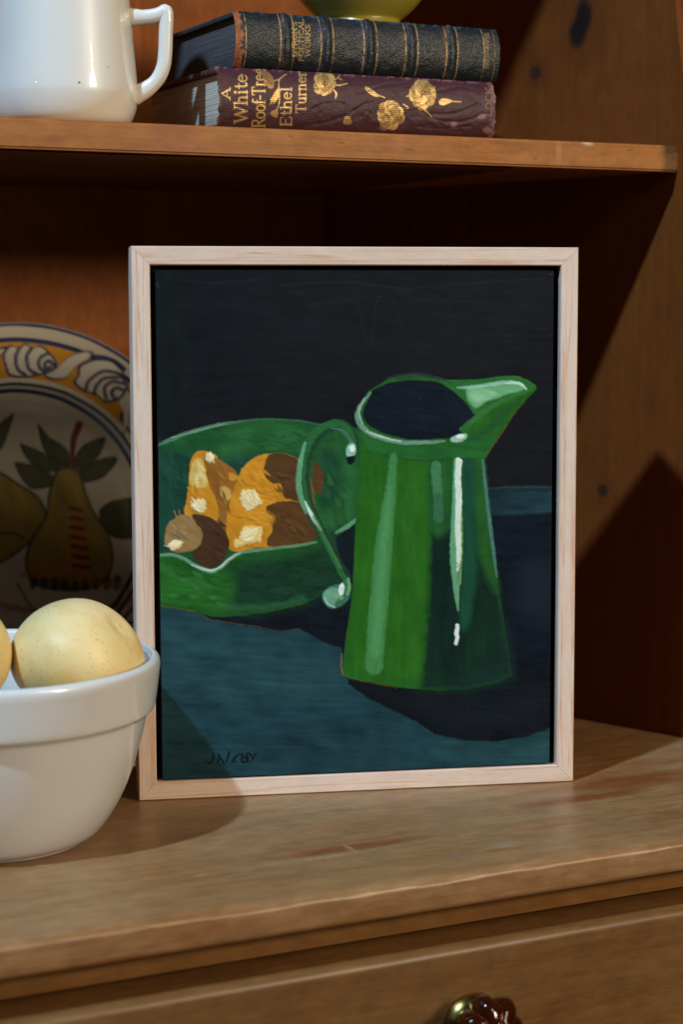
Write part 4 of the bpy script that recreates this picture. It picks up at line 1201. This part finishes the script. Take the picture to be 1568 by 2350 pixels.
def paint_low(p, u, v):
    p.c[:] = lin((66, 34, 41))
    n = fbm(p.X * .05, p.Y * .08, 4)[:, None]
    p.c *= (.75 + .6 * n)
    # worn pale edges, rubbed through to the pink cloth
    wear = fbm(p.X * .12 + 3, p.Y * .12, 4)
    edge = np.clip((np.abs(v) - .78) / .2, 0, 1) * np.clip((wear - .50) * 6, 0, 1)
    edge = np.maximum(edge, np.clip((u - .972) / .02, 0, 1) * np.clip((wear - .36) * 4, 0, 1))
    edge = np.maximum(edge, np.clip((.012 - u) / .012, 0, 1) * np.clip((wear - .46) * 5, 0, 1))
    p.c = p.c * (1 - .8 * edge)[:, None] + lin((146, 100, 102)) * (.8 * edge)[:, None]
    G = lambda q, w_=2.0, **k: p.stroke(q, w_, GOLD, .7, 1, 0, 0, 0, 1.0, **k)
    spine_text(p, 'A', 528, 229, 203, 19, GOLD, 4.0)
    spine_text(p, 'White', 567, 284, 170, 29, GOLD, 4.6)
    spine_text(p, 'Roof-Tree', 608, 294, 156, 29, GOLD, 4.4)
    spine_text(p, 'Ethel', 669, 291, 200, 25, GOLD, 4.2)
    spine_text(p, 'Turner', 702, 261, 164, 23, GOLD, 4.0)
    spine_text(p, 'LOCK', 1129, 268, 200, 14, (170, 130, 90), 2.2, .5, .55)

    def flower(cx_, cy_, r_, seed, k=11, dark=(96, 56, 40)):
        rg = random.Random(seed)
        for ring_, rk, m_ in ((1.0, .42, k), (.55, .36, k - 4)):
            for i in range(m_):
                a = 6.283 * i / m_ + rg.random() * .35
                x, y = cx_ + math.cos(a) * r_ * .62 * ring_, cy_ + math.sin(a) * r_ * .70 * ring_
                rr2 = r_ * rk * (.85 + .3 * rg.random())
                c_ = [(186, 152, 94), (156, 122, 70), (204, 170, 106)][i % 3]
                p.poly([(x + math.cos(b) * rr2, y + math.sin(b) * rr2) for b in np.arange(0, 6.28, .9)], c_, .8, .8, True, None, 1, 0, .9)
                p.stroke([(x + math.cos(b) * rr2 * .98, y + math.sin(b) * rr2 * .98) for b in np.arange(a - 1.5, a + 1.6, .5)], 1.5, dark, .6, .75, 0, 0, 0, 0)
                p.stroke([(cx_ + math.cos(a) * r_ * .2, cy_ + math.sin(a) * r_ * .2), (cx_ + math.cos(a + .12) * r_ * .85, cy_ + math.sin(a + .12) * r_ * .9)], 1.0, dark, .6, .75, 0, 0, 0, 0, smooth=False)
        for i in range(9):
            a = rg.random() * 6.28; q = r_ * .3 * rg.random()
            p.stroke([(cx_ + math.cos(a) * q, cy_ + math.sin(a) * q), (cx_ + math.cos(a) * q + 1.5, cy_ + math.sin(a) * q + 1.5)], 2.6, dark, .7, .9, 0, 0, 0, 0, smooth=False)
    flower(744, 192, 26, 1, 9); flower(897, 264, 31, 2, 12); flower(970, 218, 31, 3, 12)
    G([(762, 196), (778, 196), (797, 192)], 2.6); G([(764, 186), (776, 180), (784, 184)], 2.6); G([(764, 205), (772, 215), (770, 227)], [2, 5, 2]); G([(775, 178), (780, 174)], 2)
    G([(926, 240), (936, 246)], 3); G([(932, 250), (938, 248)], 2); G([(958, 240), (985, 262), (992, 270)], [3, 3, 1.5]); G([(990, 205), (998, 200)], 3); G([(940, 218), (934, 222)], 3)
    for lf in ([(837, 200), (850, 203), (864, 214), (872, 222), (860, 222), (846, 214)], [(1008, 232), (1018, 226), (1030, 228), (1040, 232), (1030, 238), (1018, 242), (1010, 240)]):
        p.poly(lf, (190, 156, 96), .8, .6, True, None, 1, 0, 1.0)
        p.stroke([lf[0], lf[3]], 1, (96, 56, 40), .6, .7, 0, 0, 0, 0, smooth=False)
    G([(868, 218), (884, 225)], 2.4); G([(1036, 233), (1058, 234)], 2.6)
    for i in range(6): G([(789 + i * 3.6, 286 - abs(i - 2.5)), (790 + i * 3.0, 276), (794 + i * 1.8, 269)], 2.2)
    # spray between the title's words
    p.poly([(600, 166), (612, 164), (624, 174), (630, 190), (626, 204), (616, 202), (607, 190)], (146, 110, 62), 1, 1.2, True, None, 1, 0, .9)
    for i in range(5): p.stroke([(606 + i, 172 + i * 2), (612 + i * 4, 184 + i * 3)], 1, (90, 52, 40), .6, .7, 0, 0, 0, 0, smooth=False)
    G([(628, 186), (640, 183), (652, 174), (658, 171)], [2, 2.6, 3, 2]); G([(641, 184), (640, 196), (642, 220), (640, 240), (635, 253)], [3, 2.6, 2.4, 2.4, 2])
    p.poly([(640, 200), (641, 222), (632, 236), (627, 240), (628, 232), (620, 242), (622, 230), (619, 230), (630, 214)], (194, 154, 86), .8, .8, False, None, 1, 0, 1.0)
    p.poly([(622, 258), (632, 252), (638, 258), (636, 270), (628, 268), (622, 264)], (178, 138, 76), .9, 1, True, None, 1, 0, .9)
    for q in ((1106, 268, 7), (1042, 286, 6), (880, 293, 7), (1120, 300, 8)):
        p.poly([(q[0] + math.cos(b) * q[2] * 1.3, q[1] + math.sin(b) * q[2]) for b in np.arange(0, 6.28, .9)], (160, 112, 112), 2, 2.5, True, None, .55)
    # frayed ends
    k = np.clip((.012 - u) / .012, 0, 1); k2 = np.clip((u - .988) / .012, 0, 1)
    fr_ = fbm(v * 7 + 5, u * 3, 5) - .5
    p.dx = k * (.0012 * fr_ * 2 + .0004) + k2 * (fr_ * .003 - .0006)


def relief_low(p, u, v):
    # blind-stamped stems curling over the cloth
    h = np.zeros(len(u))
    q = Paint(p.X, p.Y, (0, 0, 0))
    for s_ in ([(700, 290), (760, 278), (800, 262), (840, 240), (900, 226)], [(960, 250), (1000, 275), (1060, 280), (1110, 262)], [(990, 262), (1040, 262), (1100, 240)], [(960, 290), (1020, 296), (1080, 290)], [(820, 214), (880, 196), (930, 190)],
               [(720, 250), (750, 238), (790, 240), (800, 258)], [(1000, 210), (1050, 200), (1090, 206)], [(1010, 285), (1030, 300), (1060, 302)], [(980, 286), (996, 290)], [(830, 268), (842, 256), (852, 262)]):
        q.stroke(s_, 7, (255, 255, 255), 2.5, 1, .5)
    return h - q.c[:, 0] * .00026 + (fbm(p.X * .05, p.Y * .05, 3) - .5) * .0006


def paint_top(p, u, v):
    p.c[:] = lin((26, 33, 38))
    n = fbm(p.X * .04, p.Y * .07, 4)[:, None]
    p.c *= (.6 + .8 * n)
    wear = fbm(p.X * .1 + 3, p.Y * .1, 4)
    top = np.clip((-v - .72) / .2, 0, 1) * np.clip((wear - .42) * 4, 0, 1)
    p.c = p.c * (1 - .6 * top)[:, None] + lin((70, 92, 92)) * (.6 * top)[:, None]
    for b in BANDS:
        k = np.exp(-((p.X - b) / 6.5) ** 2) * np.clip((wear - .35) * 3, 0, 1) * .75
        p.c = p.c * (1 - k)[:, None] + lin((70, 70, 96) if int(b) % 2 else (96, 66, 52)) * k[:, None]
    # bare brown leather at the head
    hd_ = np.clip((.028 + .012 * (wear - .5) * 4 - u) / .008, 0, 1)
    p.c = p.c * (1 - hd_)[:, None] + (lin((150, 84, 46)) * (.45 + 1.1 * fbm(p.X * .15, p.Y * .15, 3)[:, None])) * hd_[:, None]
    # gilt rules across the spine, worn thin
    for x in (557, 632, 661, 721, 749, 818, 848, 914, 942.5, 1010, 1037, 1100, 1126):
        xu = (x - 535) / (1138 - 535)
        d = np.abs(u - xu) * 603
        worn = np.clip((1.15 - np.abs(v)) * 2.2, 0, 1) * np.clip((fbm(p.X * .05 + x, p.Y * .11, 3) - .30) * 5, .15, 1)
        if x == 1126: worn = worn * .45
        k = np.clip((.75 - d) / 1.2 + .5, 0, 1) * worn
        p.c = p.c * (1 - k)[:, None] + lin((198, 158, 92)) * k[:, None]; p.m = np.maximum(p.m, k)
    spine_text(p, "BYRON'S", 681.5, 131, 50, 10.5, (206, 162, 92), 1.5, .7, .9)
    spine_text(p, 'POETICAL', 696.5, 142, 44, 10.5, (206, 162, 92), 1.5, .7, .9)
    spine_text(p, 'WORKS', 711.5, 132, 56, 10.5, (206, 162, 92), 1.5, .7, .9)
    spine_text(p, 'PHOTOGRAPHS', 1122, 158, 76, 9, (170, 132, 78), 1.4, .6, .7)


BANDS = (646.5, 735, 833, 928, 1024)


def relief_top(p, u, v):
    h = np.zeros(len(u))
    for b in BANDS:
        xu = (b - 535) / 603
        h += .0007 * np.exp(-((u - xu) * 603 / 7) ** 4)
    h -= .0006 * np.exp(-((u - .005) / .01) ** 2)
    return h + (fbm(p.X * .06, p.Y * .06, 3) - .5) * .0005


book('maroon_book', .0528, .2140, .0165, SZ1 + .0002, .3660, .112, .0055, M['maroon_board'], M['pages_pale'], M['cloth'], paint_low, relief_low,
     'maroon cloth book with gilt flowers, lower of the two stacked books', .004)
book('dark_blue_book', .0652, .2192, .0225, .3667, .3950, .115, .0055, M['blue_board'], M['pages_dark'], M['leather'], paint_top, relief_top,
     'dark blue leather book with gilt rules and raised bands, lying on the maroon book', .0035)

# ------------------------------------------------------------------ yellow bowl on the books
yb = spline([(0, .0004), (.021, .0003), (.0228, .0006), (.0230, .003), (.0219, .0065), (.0222, .008), (.0262, .0112), (.0312, .0160), (.0360, .0225), (.0395, .0295), (.0402, .0312), (.0390, .0318), (.0380, .0305), (.033, .021), (.022, .0125), (0, .010)], 4)
ybo = lathe('yellow_bowl', [(max(r_, 0), z_) for r_, z_ in yb], M['yellow'], None, 128)
ybo.location = (.1635, .080, .3953)
tag(ybo, 'yellow glazed bowl, only its foot in view, on top of the dark blue book', 'bowl')
